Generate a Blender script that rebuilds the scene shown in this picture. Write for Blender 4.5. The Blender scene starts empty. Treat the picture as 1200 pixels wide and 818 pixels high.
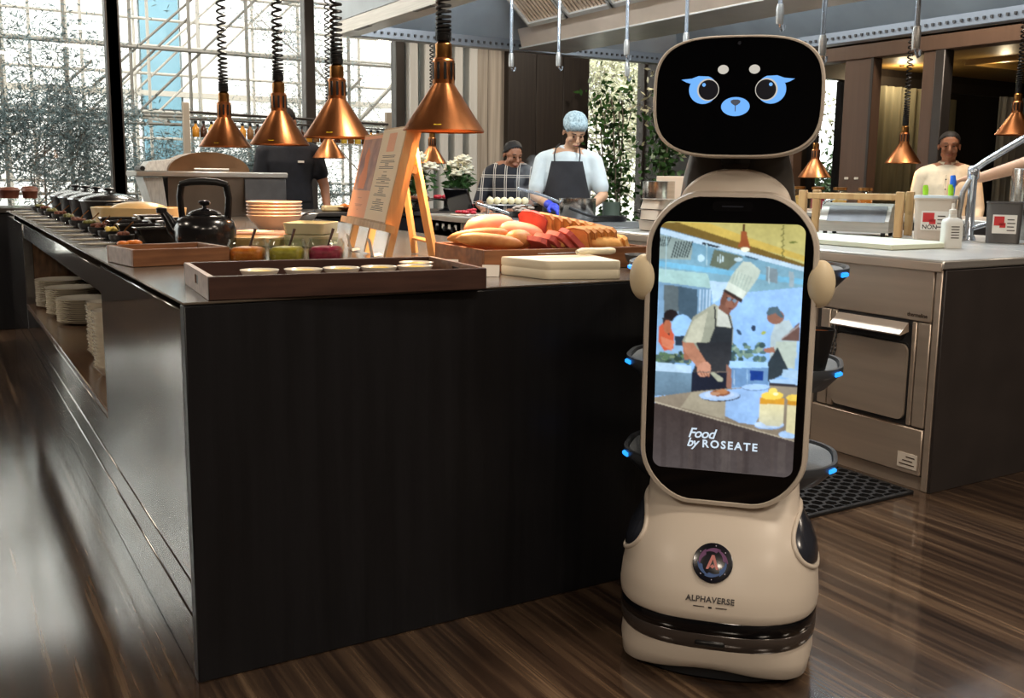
import bpy, bmesh, math, random
import numpy as np
from mathutils import Vector, Matrix, noise
random.seed(7)
PI = math.pi
R = math.radians
scene = bpy.context.scene
COL = scene.collection

# ------------------------------------------------------------------ camera
cam_d = bpy.data.cameras.new('camera')
cam = bpy.data.objects.new('camera', cam_d)
COL.objects.link(cam)
CAM_LOC = Vector((-0.4662, -2.2395, 1.1868))
_yaw, _pit, _rol = R(31.7506), R(8.772), R(0.83707)
_fw = Vector((math.sin(_yaw)*math.cos(_pit), math.cos(_yaw)*math.cos(_pit), -math.sin(_pit)))
_r0 = Vector((math.cos(_yaw), -math.sin(_yaw), 0))
_u0 = _r0.cross(_fw)
_r = _r0*math.cos(_rol) + _u0*math.sin(_rol)
_u = -_r0*math.sin(_rol) + _u0*math.cos(_rol)
cam.matrix_world = Matrix(((_r.x, _u.x, -_fw.x, CAM_LOC.x), (_r.y, _u.y, -_fw.y, CAM_LOC.y),
                           (_r.z, _u.z, -_fw.z, CAM_LOC.z), (0, 0, 0, 1)))
cam_d.sensor_width = 36.0
cam_d.lens = 36.0*1153.0/1200.0
cam_d.shift_x = -(630.42-600)/1200
cam_d.shift_y = (384.65-409)/1200
cam_d.clip_start = 0.05
cam_d.clip_end = 200
scene.camera = cam

# ------------------------------------------------------------------ world, exposure
world = bpy.data.worlds.new('hazy_sky')
scene.world = world
world.use_nodes = True
bg = world.node_tree.nodes['Background']
bg.inputs['Color'].default_value = (1.0, 0.965, 0.90, 1)
bg.inputs['Strength'].default_value = 7.0
vs = scene.view_settings
vs.view_transform = 'Standard'
vs.look = 'None'
vs.exposure = 0.12
vs.gamma = 1.0
vs.use_curve_mapping = False

# ------------------------------------------------------------------ helpers
def srgb(r, g, b):
    def f(c):
        c /= 255.0
        return c/12.92 if c <= 0.04045 else ((c+0.055)/1.055)**2.4
    return (f(r), f(g), f(b), 1.0)

def mat(name, col, rough=0.5, metal=0.0, spec=0.5, coat=0.0, coat_rough=0.1, var=0.0, scale=8.0, stretch=(1, 1, 1),
        bump=0.0, bump_scale=60.0, col2=None, emit=None, emit_s=0.0, trans=0.0, ior=1.45, aniso=0.0, sss=0.0, rvar=0.0):
    m = bpy.data.materials.new(name)
    m.use_nodes = True
    nt = m.node_tree
    b = nt.nodes['Principled BSDF']
    c = srgb(*col)
    b.inputs['Base Color'].default_value = c
    b.inputs['Roughness'].default_value = rough
    b.inputs['Metallic'].default_value = metal
    b.inputs['Specular IOR Level'].default_value = spec
    b.inputs['Coat Weight'].default_value = coat
    b.inputs['Coat Roughness'].default_value = coat_rough
    b.inputs['Transmission Weight'].default_value = trans
    b.inputs['IOR'].default_value = ior
    b.inputs['Anisotropic'].default_value = aniso
    if sss:
        b.inputs['Subsurface Weight'].default_value = sss
        b.inputs['Subsurface Radius'].default_value = (0.01, 0.004, 0.002)
    if emit:
        b.inputs['Emission Color'].default_value = srgb(*emit)
        b.inputs['Emission Strength'].default_value = emit_s
    if var or bump or col2 or rvar:
        tc = nt.nodes.new('ShaderNodeTexCoord')
        mp = nt.nodes.new('ShaderNodeMapping')
        mp.inputs['Scale'].default_value = stretch
        nt.links.new(tc.outputs['Object'], mp.inputs['Vector'])
        nz = nt.nodes.new('ShaderNodeTexNoise')
        nz.inputs['Scale'].default_value = scale
        nz.inputs['Detail'].default_value = 5
        nt.links.new(mp.outputs['Vector'], nz.inputs['Vector'])
        if var or col2:
            mx = nt.nodes.new('ShaderNodeMix')
            mx.data_type = 'RGBA'
            rp = nt.nodes.new('ShaderNodeValToRGB')
            rp.color_ramp.elements[0].position = 0.35
            rp.color_ramp.elements[1].position = 0.65
            nt.links.new(nz.outputs['Fac'], rp.inputs['Fac'])
            nt.links.new(rp.outputs['Color'], mx.inputs[0])
            d = srgb(*col2) if col2 else tuple(max(0, x*(1-var)) for x in c[:3]) + (1,)
            mx.inputs[6].default_value = c
            mx.inputs[7].default_value = d
            nt.links.new(mx.outputs[2], b.inputs['Base Color'])
        if rvar:
            mr = nt.nodes.new('ShaderNodeMapRange')
            mr.inputs['To Min'].default_value = max(0.02, rough-rvar)
            mr.inputs['To Max'].default_value = rough+rvar
            nt.links.new(nz.outputs['Fac'], mr.inputs['Value'])
            nt.links.new(mr.outputs['Result'], b.inputs['Roughness'])
        if bump:
            n2 = nt.nodes.new('ShaderNodeTexNoise')
            n2.inputs['Scale'].default_value = bump_scale
            n2.inputs['Detail'].default_value = 3
            nt.links.new(mp.outputs['Vector'], n2.inputs['Vector'])
            bp = nt.nodes.new('ShaderNodeBump')
            bp.inputs['Strength'].default_value = bump
            bp.inputs['Distance'].default_value = 0.01
            nt.links.new(n2.outputs['Fac'], bp.inputs['Height'])
            nt.links.new(bp.outputs['Normal'], b.inputs['Normal'])
    return m

def glass_mat(name, tint=(255, 255, 255), gloss=0.08, rough=0.02):
    m = bpy.data.materials.new(name)
    m.use_nodes = True
    nt = m.node_tree
    nt.nodes.clear()
    out = nt.nodes.new('ShaderNodeOutputMaterial')
    mx = nt.nodes.new('ShaderNodeMixShader')
    tr = nt.nodes.new('ShaderNodeBsdfTransparent')
    gl = nt.nodes.new('ShaderNodeBsdfGlossy')
    lw = nt.nodes.new('ShaderNodeLayerWeight')
    pw = nt.nodes.new('ShaderNodeMath'); pw.operation = 'POWER'; pw.inputs[1].default_value = 4.0
    nt.links.new(lw.outputs['Facing'], pw.inputs[0])
    fr = nt.nodes.new('ShaderNodeMath'); fr.operation = 'MULTIPLY_ADD'; fr.inputs[1].default_value = 0.6; fr.inputs[2].default_value = gloss*.25
    nt.links.new(pw.outputs[0], fr.inputs[0])
    gl.inputs['Roughness'].default_value = rough
    tr.inputs['Color'].default_value = srgb(*tint)
    nt.links.new(fr.outputs[0], mx.inputs['Fac'])
    nt.links.new(tr.outputs['BSDF'], mx.inputs[1])
    nt.links.new(gl.outputs['BSDF'], mx.inputs[2])
    nt.links.new(mx.outputs['Shader'], out.inputs['Surface'])
    return m

def emit_mat(name, col, s=1.0):
    m = bpy.data.materials.new(name)
    m.use_nodes = True
    nt = m.node_tree
    b = nt.nodes['Principled BSDF']
    b.inputs['Base Color'].default_value = (0.01, 0.01, 0.01, 1)
    b.inputs['Roughness'].default_value = 0.3
    b.inputs['Emission Color'].default_value = srgb(*col)
    b.inputs['Emission Strength'].default_value = s
    return m

class MB:
    """collects shapes; build() links them as ONE mesh object"""
    def __init__(self):
        self.v, self.f, self.m = [], [], []
        self.M = Matrix.Identity(4)
        self.mi = 0
    def xf(self, loc=(0, 0, 0), rz=0.0, rx=0.0, ry=0.0, s=1.0):
        self.M = Matrix.Translation(Vector(loc)) @ Matrix.Rotation(rz, 4, 'Z') @ Matrix.Rotation(ry, 4, 'Y') @ Matrix.Rotation(rx, 4, 'X') @ Matrix.Scale(s, 4)
        return self
    def add(self, verts, faces):
        o = len(self.v)
        M = self.M
        self.v += [M @ Vector(p) for p in verts]
        self.f += [tuple(i+o for i in f) for f in faces]
        self.m += [self.mi]*len(faces)
        return self
    def box(self, x0, x1, y0, y1, z0, z1, bev=0.0):
        if bev <= 0:
            vs_ = [(x0, y0, z0), (x1, y0, z0), (x1, y1, z0), (x0, y1, z0), (x0, y0, z1), (x1, y0, z1), (x1, y1, z1), (x0, y1, z1)]
            return self.add(vs_, [(3, 2, 1, 0), (4, 5, 6, 7), (0, 1, 5, 4), (1, 2, 6, 5), (2, 3, 7, 6), (3, 0, 4, 7)])
        bm = bmesh.new()
        bmesh.ops.create_cube(bm, size=1.0)
        for v in bm.verts:
            v.co = Vector(((x0+x1)/2+v.co.x*(x1-x0), (y0+y1)/2+v.co.y*(y1-y0), (z0+z1)/2+v.co.z*(z1-z0)))
        bmesh.ops.bevel(bm, geom=bm.edges[:], offset=bev, segments=1, profile=0.5, affect='EDGES')
        bm.verts.index_update()
        self.add([v.co.copy() for v in bm.verts], [tuple(v.index for v in f.verts) for f in bm.faces])
        bm.free()
        return self
    def loft(self, loops, closed=True, caps=True):
        n = len(loops[0])
        vs_ = [p for l in loops for p in l]
        fs = []
        for k in range(len(loops)-1):
            for i in range(n if closed else n-1):
                j = (i+1) % n
                fs.append((k*n+i, k*n+j, (k+1)*n+j, (k+1)*n+i))
        if caps:
            fs.append(tuple(range(n-1, -1, -1)))
            fs.append(tuple(range((len(loops)-1)*n, len(loops)*n)))
        return self.add(vs_, fs)
    def tube(self, pts, r, n=8, caps=True, flat=1.0):
        pts = [Vector(p) for p in pts]
        rs = r if isinstance(r, (list, tuple)) else [r]*len(pts)
        loops = []
        up = None
        for i, p in enumerate(pts):
            t = (pts[min(i+1, len(pts)-1)]-pts[max(i-1, 0)])
            if t.length < 1e-9:
                t = Vector((0, 0, 1))
            t.normalize()
            if up is None:
                up = Vector((0, 0, 1)) if abs(t.z) < 0.9 else Vector((1, 0, 0))
            a = up - t*up.dot(t)
            if a.length < 1e-5:
                a = t.orthogonal()
            a.normalize()
            up = a
            b = t.cross(a)
            loops.append([p + (a*math.cos(2*PI*k/n)*flat + b*math.sin(2*PI*k/n))*rs[i] for k in range(n)])
        return self.loft(loops, True, caps)
    def lathe(self, prof, n=24, c=(0, 0, 0), sx=1.0, sy=1.0, caps=True):
        loops = [[(c[0]+max(r_, 1e-4)*sx*math.cos(2*PI*k/n), c[1]+max(r_, 1e-4)*sy*math.sin(2*PI*k/n), c[2]+z) for k in range(n)] for r_, z in prof]
        return self.loft(loops, True, caps)
    def ell(self, c, r, nu=16, nv=10):
        prof = [(math.sin(PI*i/nv), -math.cos(PI*i/nv)) for i in range(nv+1)]
        loops = [[(c[0]+max(a, 1e-3)*r[0]*math.cos(2*PI*k/nu), c[1]+max(a, 1e-3)*r[1]*math.sin(2*PI*k/nu), c[2]+z*r[2]) for k in range(nu)] for a, z in prof]
        return self.loft(loops)
    def prism(self, poly, z0, z1):
        return self.loft([[(x, y, z0) for x, y in poly], [(x, y, z1) for x, y in poly]])
    def prism_y(self, poly, y0, y1):      # polygon in x,z swept along y
        return self.loft([[(x, y1, z) for x, z in poly], [(x, y0, z) for x, z in poly]])
    def prism_x(self, poly, x0, x1):      # polygon in y,z swept along x
        return self.loft([[(x0, y, z) for y, z in poly], [(x1, y, z) for y, z in poly]])
    def quad(self, a, b, c, d):
        return self.add([a, b, c, d], [(0, 1, 2, 3)])
    def build(self, name, mats, parent=None, smooth=40):
        me = bpy.data.meshes.new(name)
        me.from_pydata([tuple(v) for v in self.v], [], self.f)
        if not isinstance(mats, (list, tuple)):
            mats = [mats]
        for m_ in mats:
            me.materials.append(m_)
        if len(mats) > 1:
            me.polygons.foreach_set('material_index', self.m)
        bm = bmesh.new()
        bm.from_mesh(me)
        bmesh.ops.recalc_face_normals(bm, faces=bm.faces[:])
        bm.to_mesh(me)
        bm.free()
        if smooth:
            me.shade_smooth()
            me.set_sharp_from_angle(angle=R(smooth))
        o = bpy.data.objects.new(name, me)
        COL.objects.link(o)
        if parent is not None:
            o.parent = parent
        return o

def tag(o, label, cat=None, group=None, kind=None):
    if label:
        o['label'] = label
    if cat:
        o['category'] = cat
    if group:
        o['group'] = group
    if kind:
        o['kind'] = kind
    return o

def empty(name, loc=(0, 0, 0), rz=0.0, rx=0.0, ry=0.0, label=None, cat=None, group=None, kind=None):
    o = bpy.data.objects.new(name, None)
    o.empty_display_size = 0.05
    COL.objects.link(o)
    o.location = loc
    o.rotation_euler = (rx, ry, rz)
    return tag(o, label, cat, group, kind)

def struct(o, label=None, cat=None):
    o['kind'] = 'structure'
    return tag(o, label, cat)

def dup(o, parent=None, loc=None, rz=None, label=None, group=None, scale=None):
    c = o.copy()
    COL.objects.link(c)
    if parent is not None:
        c.parent = parent
    if loc is not None:
        c.location = loc
    if rz is not None:
        c.rotation_euler = (c.rotation_euler[0], c.rotation_euler[1], rz)
    if scale is not None:
        c.scale = scale
    if label:
        c['label'] = label
    if group:
        c['group'] = group
    for ch in [x for x in o.children]:
        d = dup(ch, c)
    return c

def rrect(w, h, r, n=6, cx=0.0, cy=0.0):
    pts = []
    for (sx, sy, a0) in ((1, -1, -90), (1, 1, 0), (-1, 1, 90), (-1, -1, 180)):
        for k in range(n+1):
            a = R(a0+90*k/n)
            pts.append((cx+sx*(w/2-r)+r*math.cos(a), cy+sy*(h/2-r)+r*math.sin(a)))
    return pts

def superell(w, h, e=3.0, n=48, cx=0.0, cy=0.0):
    pts = []
    for k in range(n):
        t = 2*PI*k/n
        c, s = math.cos(t), math.sin(t)
        pts.append((cx+w/2*math.copysign(abs(c)**(2/e), c), cy+h/2*math.copysign(abs(s)**(2/e), s)))
    return pts

def text_mesh(name, s, size, m, parent, loc, rot, shear=0.0, spacing=1.0, bold=0.0, extrude=0.0004, align='LEFT'):
    cu = bpy.data.curves.new(name, 'FONT')
    cu.body = s
    cu.size = size
    cu.shear = shear
    cu.space_character = spacing
    cu.offset = bold
    cu.extrude = extrude
    cu.align_x = align
    cu.resolution_u = 3
    t = bpy.data.objects.new(name + '_tmp', cu)
    COL.objects.link(t)
    dg = bpy.context.evaluated_depsgraph_get()
    me = bpy.data.meshes.new_from_object(t.evaluated_get(dg))
    bpy.data.objects.remove(t)
    bpy.data.curves.remove(cu)
    me.materials.clear()
    me.materials.append(m)
    o = bpy.data.objects.new(name, me)
    COL.objects.link(o)
    o.parent = parent
    o.location = loc
    o.rotation_euler = rot
    return o

# ------------------------------------------------------------------ materials
M = {}
def floor_mat():
    m = bpy.data.materials.new('floor_veined_wood')
    m.use_nodes = True
    nt = m.node_tree
    b = nt.nodes['Principled BSDF']
    tc = nt.nodes.new('ShaderNodeTexCoord')
    def nz(scale, stretch, detail=6, rough=0.6):
        mp = nt.nodes.new('ShaderNodeMapping')
        mp.inputs['Scale'].default_value = stretch
        nt.links.new(tc.outputs['Object'], mp.inputs['Vector'])
        n = nt.nodes.new('ShaderNodeTexNoise')
        n.inputs['Scale'].default_value = scale
        n.inputs['Detail'].default_value = detail
        n.inputs['Roughness'].default_value = rough
        n.inputs['Distortion'].default_value = 0.15
        nt.links.new(mp.outputs['Vector'], n.inputs['Vector'])
        return n
    a = nz(16, (1, 0.028, 1))
    c = nz(60, (1, 0.02, 1), 4)
    e = nz(2.2, (1, 0.12, 1), 3)
    ad = nt.nodes.new('ShaderNodeMath'); ad.operation = 'MULTIPLY_ADD'
    nt.links.new(a.outputs['Fac'], ad.inputs[0]); ad.inputs[1].default_value = 0.62
    ad2 = nt.nodes.new('ShaderNodeMath'); ad2.operation = 'MULTIPLY'
    nt.links.new(c.outputs['Fac'], ad2.inputs[0]); ad2.inputs[1].default_value = 0.38
    nt.links.new(ad2.outputs[0], ad.inputs[2])
    rp = nt.nodes.new('ShaderNodeValToRGB')
    el = rp.color_ramp.elements
    el[0].position = 0.36; el[0].color = srgb(30, 22, 18)
    el[1].position = 0.68; el[1].color = srgb(140, 116, 92)
    x = el.new(0.47); x.color = srgb(58, 44, 35)
    x = el.new(0.55); x.color = srgb(84, 66, 51)
    nt.links.new(ad.outputs[0], rp.inputs['Fac'])
    mx = nt.nodes.new('ShaderNodeMix'); mx.data_type = 'RGBA'; mx.blend_type = 'MULTIPLY'
    mx.inputs[0].default_value = 0.6
    r2 = nt.nodes.new('ShaderNodeValToRGB')
    r2.color_ramp.elements[0].position = 0.35; r2.color_ramp.elements[0].color = (0.45, 0.43, 0.42, 1)
    r2.color_ramp.elements[1].position = 0.65
    nt.links.new(e.outputs['Fac'], r2.inputs['Fac'])
    nt.links.new(rp.outputs['Color'], mx.inputs[6]); nt.links.new(r2.outputs['Color'], mx.inputs[7])
    nt.links.new(mx.outputs[2], b.inputs['Base Color'])
    b.inputs['Roughness'].default_value = 0.12
    b.inputs['IOR'].default_value = 1.85
    w = nz(5, (1, 0.25, 1), 2)
    bp = nt.nodes.new('ShaderNodeBump'); bp.inputs['Strength'].default_value = 0.06; bp.inputs['Distance'].default_value = 0.01
    nt.links.new(w.outputs['Fac'], bp.inputs['Height']); nt.links.new(bp.outputs['Normal'], b.inputs['Normal'])
    return m
M['floor'] = floor_mat()
M['black_wood'] = mat('black_stained_wood', (27, 27, 30), 0.36, var=0.28, scale=9, stretch=(3, 3, 0.15), bump=0.05, bump_scale=40, spec=0.35)
M['gloss_dark'] = mat('lacquered_dark_wood', (78, 73, 71), 0.16, 0.35, spec=0.6, ior=1.8, var=0.3, scale=9, stretch=(3, 3, 0.15), coat=1.0, coat_rough=0.05, bump=0.03, bump_scale=10)
M['stone_top'] = mat('grey_stone_worktop', (96, 86, 76), 0.2, var=0.25, scale=14, spec=0.6, bump=0.02)
M['shelf_wood'] = mat('brown_shelf_wood', (110, 82, 58), 0.25, col2=(72, 52, 38), scale=10, stretch=(4, 0.3, 1), coat=0.3)
M['steel'] = mat('brushed_steel', (196, 192, 186), 0.34, 0.65, var=0.18, scale=20, stretch=(0.2, 0.2, 6), bump=0.02, bump_scale=80)
M['pot_steel'] = mat('polished_pot_steel', (206, 202, 196), 0.2, 1.0, var=0.15, scale=10, stretch=(0.3, 0.3, 6))
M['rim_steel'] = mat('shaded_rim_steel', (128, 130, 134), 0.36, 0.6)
M['steel_h'] = mat('satin_steel_panel', (204, 188, 172), 0.36, 0.6, var=0.12, scale=5, stretch=(1, 0.2, 4))
M['steel_dark'] = mat('dark_steel', (104, 104, 106), 0.4, 0.7, var=0.2, scale=12)
M['chrome'] = mat('polished_chrome', (200, 206, 214), 0.16, 0.75)
M['copper'] = mat('brushed_copper', (204, 134, 86), 0.31, 1.0, var=0.3, scale=14, stretch=(1, 1, 0.4), bump=0.03, bump_scale=50)
M['copper_in'] = mat('bright_copper_lining', (230, 150, 90), 0.35, 1.0)
M['brass'] = mat('aged_brass', (176, 124, 70), 0.3, 1.0, var=0.25, scale=30)
M['black_plastic'] = mat('black_plastic', (20, 20, 22), 0.4)
M['rubber'] = mat('black_rubber', (24, 25, 28), 0.55, bump=0.1, bump_scale=90)
M['cream'] = mat('cream_shell_plastic', (206, 194, 180), 0.42, coat=0.12, coat_rough=0.25)
M['cream2'] = mat('warm_cream_knob', (222, 204, 170), 0.42)
M['neck'] = mat('dark_grey_neck', (58, 54, 50), 0.35, coat=0.2)
M['glass_black'] = mat('black_screen_glass', (5, 6, 9), 0.06, spec=0.6)
M['smoke'] = mat('smoked_band', (10, 11, 15), 0.12, coat=0.5)
M['pod'] = mat('blue_grey_pod', (40, 43, 52), 0.25, coat=0.4)
M['white_cer'] = mat('white_porcelain', (232, 224, 208), 0.2, coat=0.4)
M['blush_cer'] = mat('blush_stoneware', (226, 194, 170), 0.3, var=0.1, scale=20)
M['green_cer'] = mat('sage_ceramic', (196, 194, 160), 0.35, var=0.1)
M['cream_cer'] = mat('cream_enamel', (220, 190, 138), 0.3, coat=0.3, var=0.08)
M['black_enamel'] = mat('black_enamel', (18, 18, 20), 0.22, coat=0.5)
M['cast_iron'] = mat('cast_iron', (28, 28, 31), 0.38, bump=0.1, bump_scale=120, coat=0.2)
M['oak'] = mat('pale_oak', (204, 166, 116), 0.5, col2=(182, 140, 92), scale=6, stretch=(6, 6, 0.6))
M['walnut'] = mat('walnut_box', (138, 92, 60), 0.42, col2=(104, 66, 42), scale=6, stretch=(0.8, 6, 8))
M['tray_wood'] = mat('dark_tray_wood', (74, 50, 42), 0.4, col2=(58, 38, 32), scale=6, stretch=(1, 8, 8))
M['tray_side'] = mat('pale_tray_side', (150, 118, 98), 0.4, col2=(124, 94, 78), scale=6, stretch=(1, 8, 8))
M['paper'] = mat('menu_paper', (244, 222, 190), 0.7)
M['paper_pink'] = mat('pink_menu_paper', (242, 176, 138), 0.7)
M['ink'] = mat('dark_ink', (70, 58, 50), 0.7)
M['clear'] = glass_mat('clear_glass', (240, 244, 240), 0.15)
M['pane'] = glass_mat('window_glass', (236, 240, 242), 0.12)
M['polymer'] = mat('white_polyethylene', (236, 226, 200), 0.42, sss=0.0)
M['leaf'] = mat('green_leaf', (74, 104, 58), 0.5, var=0.5, scale=4)
M['leaf_in'] = mat('indoor_leaf', (52, 92, 40), 0.42, var=0.5, scale=6)
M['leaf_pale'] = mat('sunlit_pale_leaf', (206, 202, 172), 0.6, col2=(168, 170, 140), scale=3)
M['leaf_blue'] = mat('grey_green_feathery_leaf', (92, 108, 108), 0.6, var=0.35, scale=3)
M['bark'] = mat('bark', (112, 104, 94), 0.8, var=0.4, scale=12)
M['scaf'] = mat('galvanised_tube', (104, 96, 86), 0.5, 0.2)
M['scaf_white'] = mat('weathered_pale_tube', (160, 152, 140), 0.5)
M['sheet'] = mat('white_sheeting', (244, 242, 238), 0.7, var=0.06, scale=0.7)
M['blue_glass'] = mat('blue_curtain_glass', (112, 150, 164), 0.15, 0.1, var=0.3, scale=0.6)
M['frame_dark'] = mat('dark_window_frame', (58, 53, 50), 0.4, 0.2)
M['frame_brown'] = mat('brown_post', (96, 74, 60), 0.45, var=0.12, scale=8, stretch=(3, 3, 0.2))
M['pillar'] = mat('dark_walnut_pillar', (46, 39, 34), 0.45, col2=(34, 28, 25), scale=8, stretch=(6, 6, 0.2))
M['panel'] = mat('pale_grained_panel', (186, 178, 166), 0.4, col2=(150, 142, 132), scale=6, stretch=(5, 5, 0.15))
M['fin'] = mat('pale_fin', (206, 208, 206), 0.4, var=0.1, scale=6, stretch=(4, 4, 0.2))
M['ceil'] = mat('brown_ceiling', (134, 116, 98), 0.6, var=0.15, scale=3)
M['gold_ceil'] = mat('gold_ceiling', (170, 134, 74), 0.5, var=0.15, scale=2)
M['wall'] = mat('taupe_wall', (96, 86, 76), 0.7, var=0.1, scale=3)
M['curtain'] = mat('grey_green_curtain', (150, 146, 124), 0.8, var=0.25, scale=10, stretch=(2, 2, 0.2))
M['navy'] = mat('navy_shirt', (24, 26, 35), 0.8, var=0.3, scale=25, bump=0.1)
M['white_cloth'] = mat('chef_white_cloth', (212, 219, 219), 0.8, var=0.06, scale=20, bump=0.1)
M['cream_cloth'] = mat('cream_shirt_cloth', (230, 212, 182), 0.8, var=0.1, scale=20, bump=0.1)
M['apron'] = mat('charcoal_apron', (50, 48, 50), 0.75, var=0.3, scale=10, bump=0.1)
M['trousers'] = mat('dark_trousers', (30, 30, 34), 0.8)
M['skin'] = mat('skin', (164, 112, 84), 0.5, var=0.08, scale=20)
M['skin_pale'] = mat('skin_light', (206, 158, 124), 0.5, var=0.08, scale=20)
M['hair'] = mat('dark_hair', (26, 20, 18), 0.65, var=0.3, scale=60, bump=0.2)
M['hairnet'] = mat('blue_hairnet', (188, 204, 208), 0.7, col2=(128, 148, 154), scale=70, bump=0.35, bump_scale=140)
M['glove'] = mat('blue_nitrile', (56, 70, 196), 0.4)
M['eye'] = mat('dark_eye', (24, 18, 16), 0.25)
M['crust'] = mat('golden_crust', (214, 156, 92), 0.5, col2=(178, 110, 58), scale=14, bump=0.15)
M['crumb'] = mat('bread_crumb', (240, 190, 118), 0.7, col2=(224, 164, 92), scale=40, bump=0.2)
M['pinkbread'] = mat('beetroot_bread', (196, 92, 88), 0.6, col2=(168, 66, 66), scale=20, bump=0.15)
M['bun'] = mat('floured_bun', (240, 176, 140), 0.5, col2=(226, 138, 108), scale=9)
M['orange_food'] = mat('orange_relish', (226, 132, 40), 0.35, col2=(196, 98, 24), scale=40, bump=0.3)
M['lime_food'] = mat('green_relish', (188, 170, 60), 0.35, col2=(160, 140, 44), scale=40, bump=0.3)
M['beet_food'] = mat('beetroot_relish', (178, 44, 84), 0.35, col2=(140, 24, 60), scale=40, bump=0.3)
M['yellow_food'] = mat('yellow_cream_food', (226, 196, 96), 0.4, var=0.1, scale=30)
M['green_food'] = mat('olive_green_food', (120, 118, 58), 0.4, var=0.4, scale=60, bump=0.4)
M['red_food'] = mat('red_berries', (190, 34, 54), 0.3, var=0.3, scale=60)
M['brown_food'] = mat('brown_cake', (110, 60, 40), 0.6, var=0.3, scale=30, bump=0.2)
M['yellow_sticker'] = mat('yellow_sticker', (240, 206, 40), 0.5)
M['red_print'] = mat('red_print', (190, 48, 48), 0.5)
M['white_print'] = mat('white_label', (222, 216, 206), 0.5)
M['pale_pink'] = mat('pale_pink_print', (214, 150, 120), 0.6)

# ------------------------------------------------------------------ large interior lights (unseen ceiling lamps added to fill the room with light)
def ceiling_fill(x, y, z, w, energy, col, label):
    e = empty('ceiling_fill_lamp', (x, y, z), label=label, cat='light', group='added ceiling fill lights')
    b = MB(); b.box(-w/2-.03, w/2+.03, -w/2-.03, w/2+.03, -.012, 0, 0.003); b.build('frame', M['frame_dark'], e)
    b = MB(); b.box(-w/2, w/2, -w/2, w/2, -.02, -.012); b.build('diffuser', M['diff'], e)
    ld = bpy.data.lights.new('ceiling_fill_light', 'AREA')
    ld.shape = 'SQUARE'; ld.size = w; ld.energy = energy; ld.color = col
    lo = bpy.data.objects.new('fill_glow', ld); COL.objects.link(lo)
    lo.parent = e; lo.location = (0, 0, -0.03)
    return e
M['diff'] = emit_mat('lamp_diffuser', (255, 236, 208), 3.0)
FILL_LAMPS = [(-1.6, -3.6, 45), (0.9, -3.6, 44), (3.4, -3.4, 32), (-2.6, -0.9, 40), (-2.4, 2.2, 30), (1.9, -1.6, 34), (5.9, -1.2, 26), (-3.6, 5.0, 30), (1.35, 4.5, 45), (1.5, 6.3, 45), (4.2, 6.0, 22), (5.9, 5.4, 45), (6.0, 2.4, 45), (1.75, 0.8, 55)]
LWHERE = ['behind the camera on the left', 'behind the camera in the middle', 'behind the camera on the right', 'left of the island near its front', 'left of the island over the open floor', 'above the robot', 'near the right front wall',
          'far left near the windows', 'above the far end of the island', 'above the window end of the island', 'above the flower vases by the windows', 'in the far right corner', 'above the right-hand copper lamps', 'above the right edge of the island']
for i, (x, y, e_) in enumerate(FILL_LAMPS):
    ceiling_fill(x, y, 3.3, 0.5, e_, (1.0, 0.86, 0.70), 'added square ceiling fill light ' + LWHERE[i])

# ------------------------------------------------------------------ room shell
b = MB(); b.box(-6, 12, -6, 7.6, -0.1, 0.0); struct(b.build('floor', M['floor'], smooth=0))
b = MB(); b.box(-6, 7.1, -6, 7.6, 3.3, 3.4); struct(b.build('ceiling', M['ceil'], smooth=0))
b = MB(); b.box(-6.1, -6, -6, 7.6, 0, 3.3); struct(b.build('wall_left', M['wall'], smooth=0))
b = MB(); b.box(-6, 12, -6.1, -6, 0, 3.3); struct(b.build('wall_front', M['wall'], smooth=0))
b = MB(); b.box(7.0, 7.1, 4.9, 7.6, 0, 3.3); b.box(7.0, 7.1, -6, 0.6, 0, 3.3); struct(b.build('wall_right', M['pillar'], smooth=0))
# soffit above the panelled end of the window wall
b = MB(); b.box(3.22, 7.0, 6.95, 7.5, 2.77, 3.3, 0.01); struct(b.build('trim_1', M['pillar']))

# window wall (y = 7.5)
def window(name, x0, x1, y, z0, z1, mull, trans, fw=0.06):
    e = empty(name, ((x0+x1)/2, y, 0), kind='structure')
    cx = (x0+x1)/2
    b = MB(); b.box(x0-cx, x1-cx, -.06, .06, 0, z0, .005); b.build('sill', M['frame_dark'], e)
    b = MB(); b.box(x0-cx, x1-cx, -.05, .05, z1, 3.3, .005); b.build('head', M['frame_dark'], e)
    xs = [x0] + list(mull) + [x1]
    for x in xs:
        b = MB(); b.box(x-cx-fw, x-cx+fw, -.07, .07, z0, z1, .006); b.build('mullion', M['frame_dark'], e)
    for z in trans:
        b = MB(); b.box(x0-cx, x1-cx, -.025, .025, z-.02, z+.02, .004); b.build('transom', M['frame_dark'], e)
    for i in range(len(xs)-1):
        b = MB(); b.box(xs[i]-cx+fw*.8, xs[i+1]-cx-fw*.8, -.006, .006, z0, z1); b.build('pane', M['pane'], e, smooth=0)
    return e
window('window_1', -5.9, 1.04, 7.5, 0.45, 3.2, (-4.2, -2.45, -0.7), ())
window('window_2', 1.04, 3.80, 7.5, 0.45, 3.2, (2.84,), (), 0.05)
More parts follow.
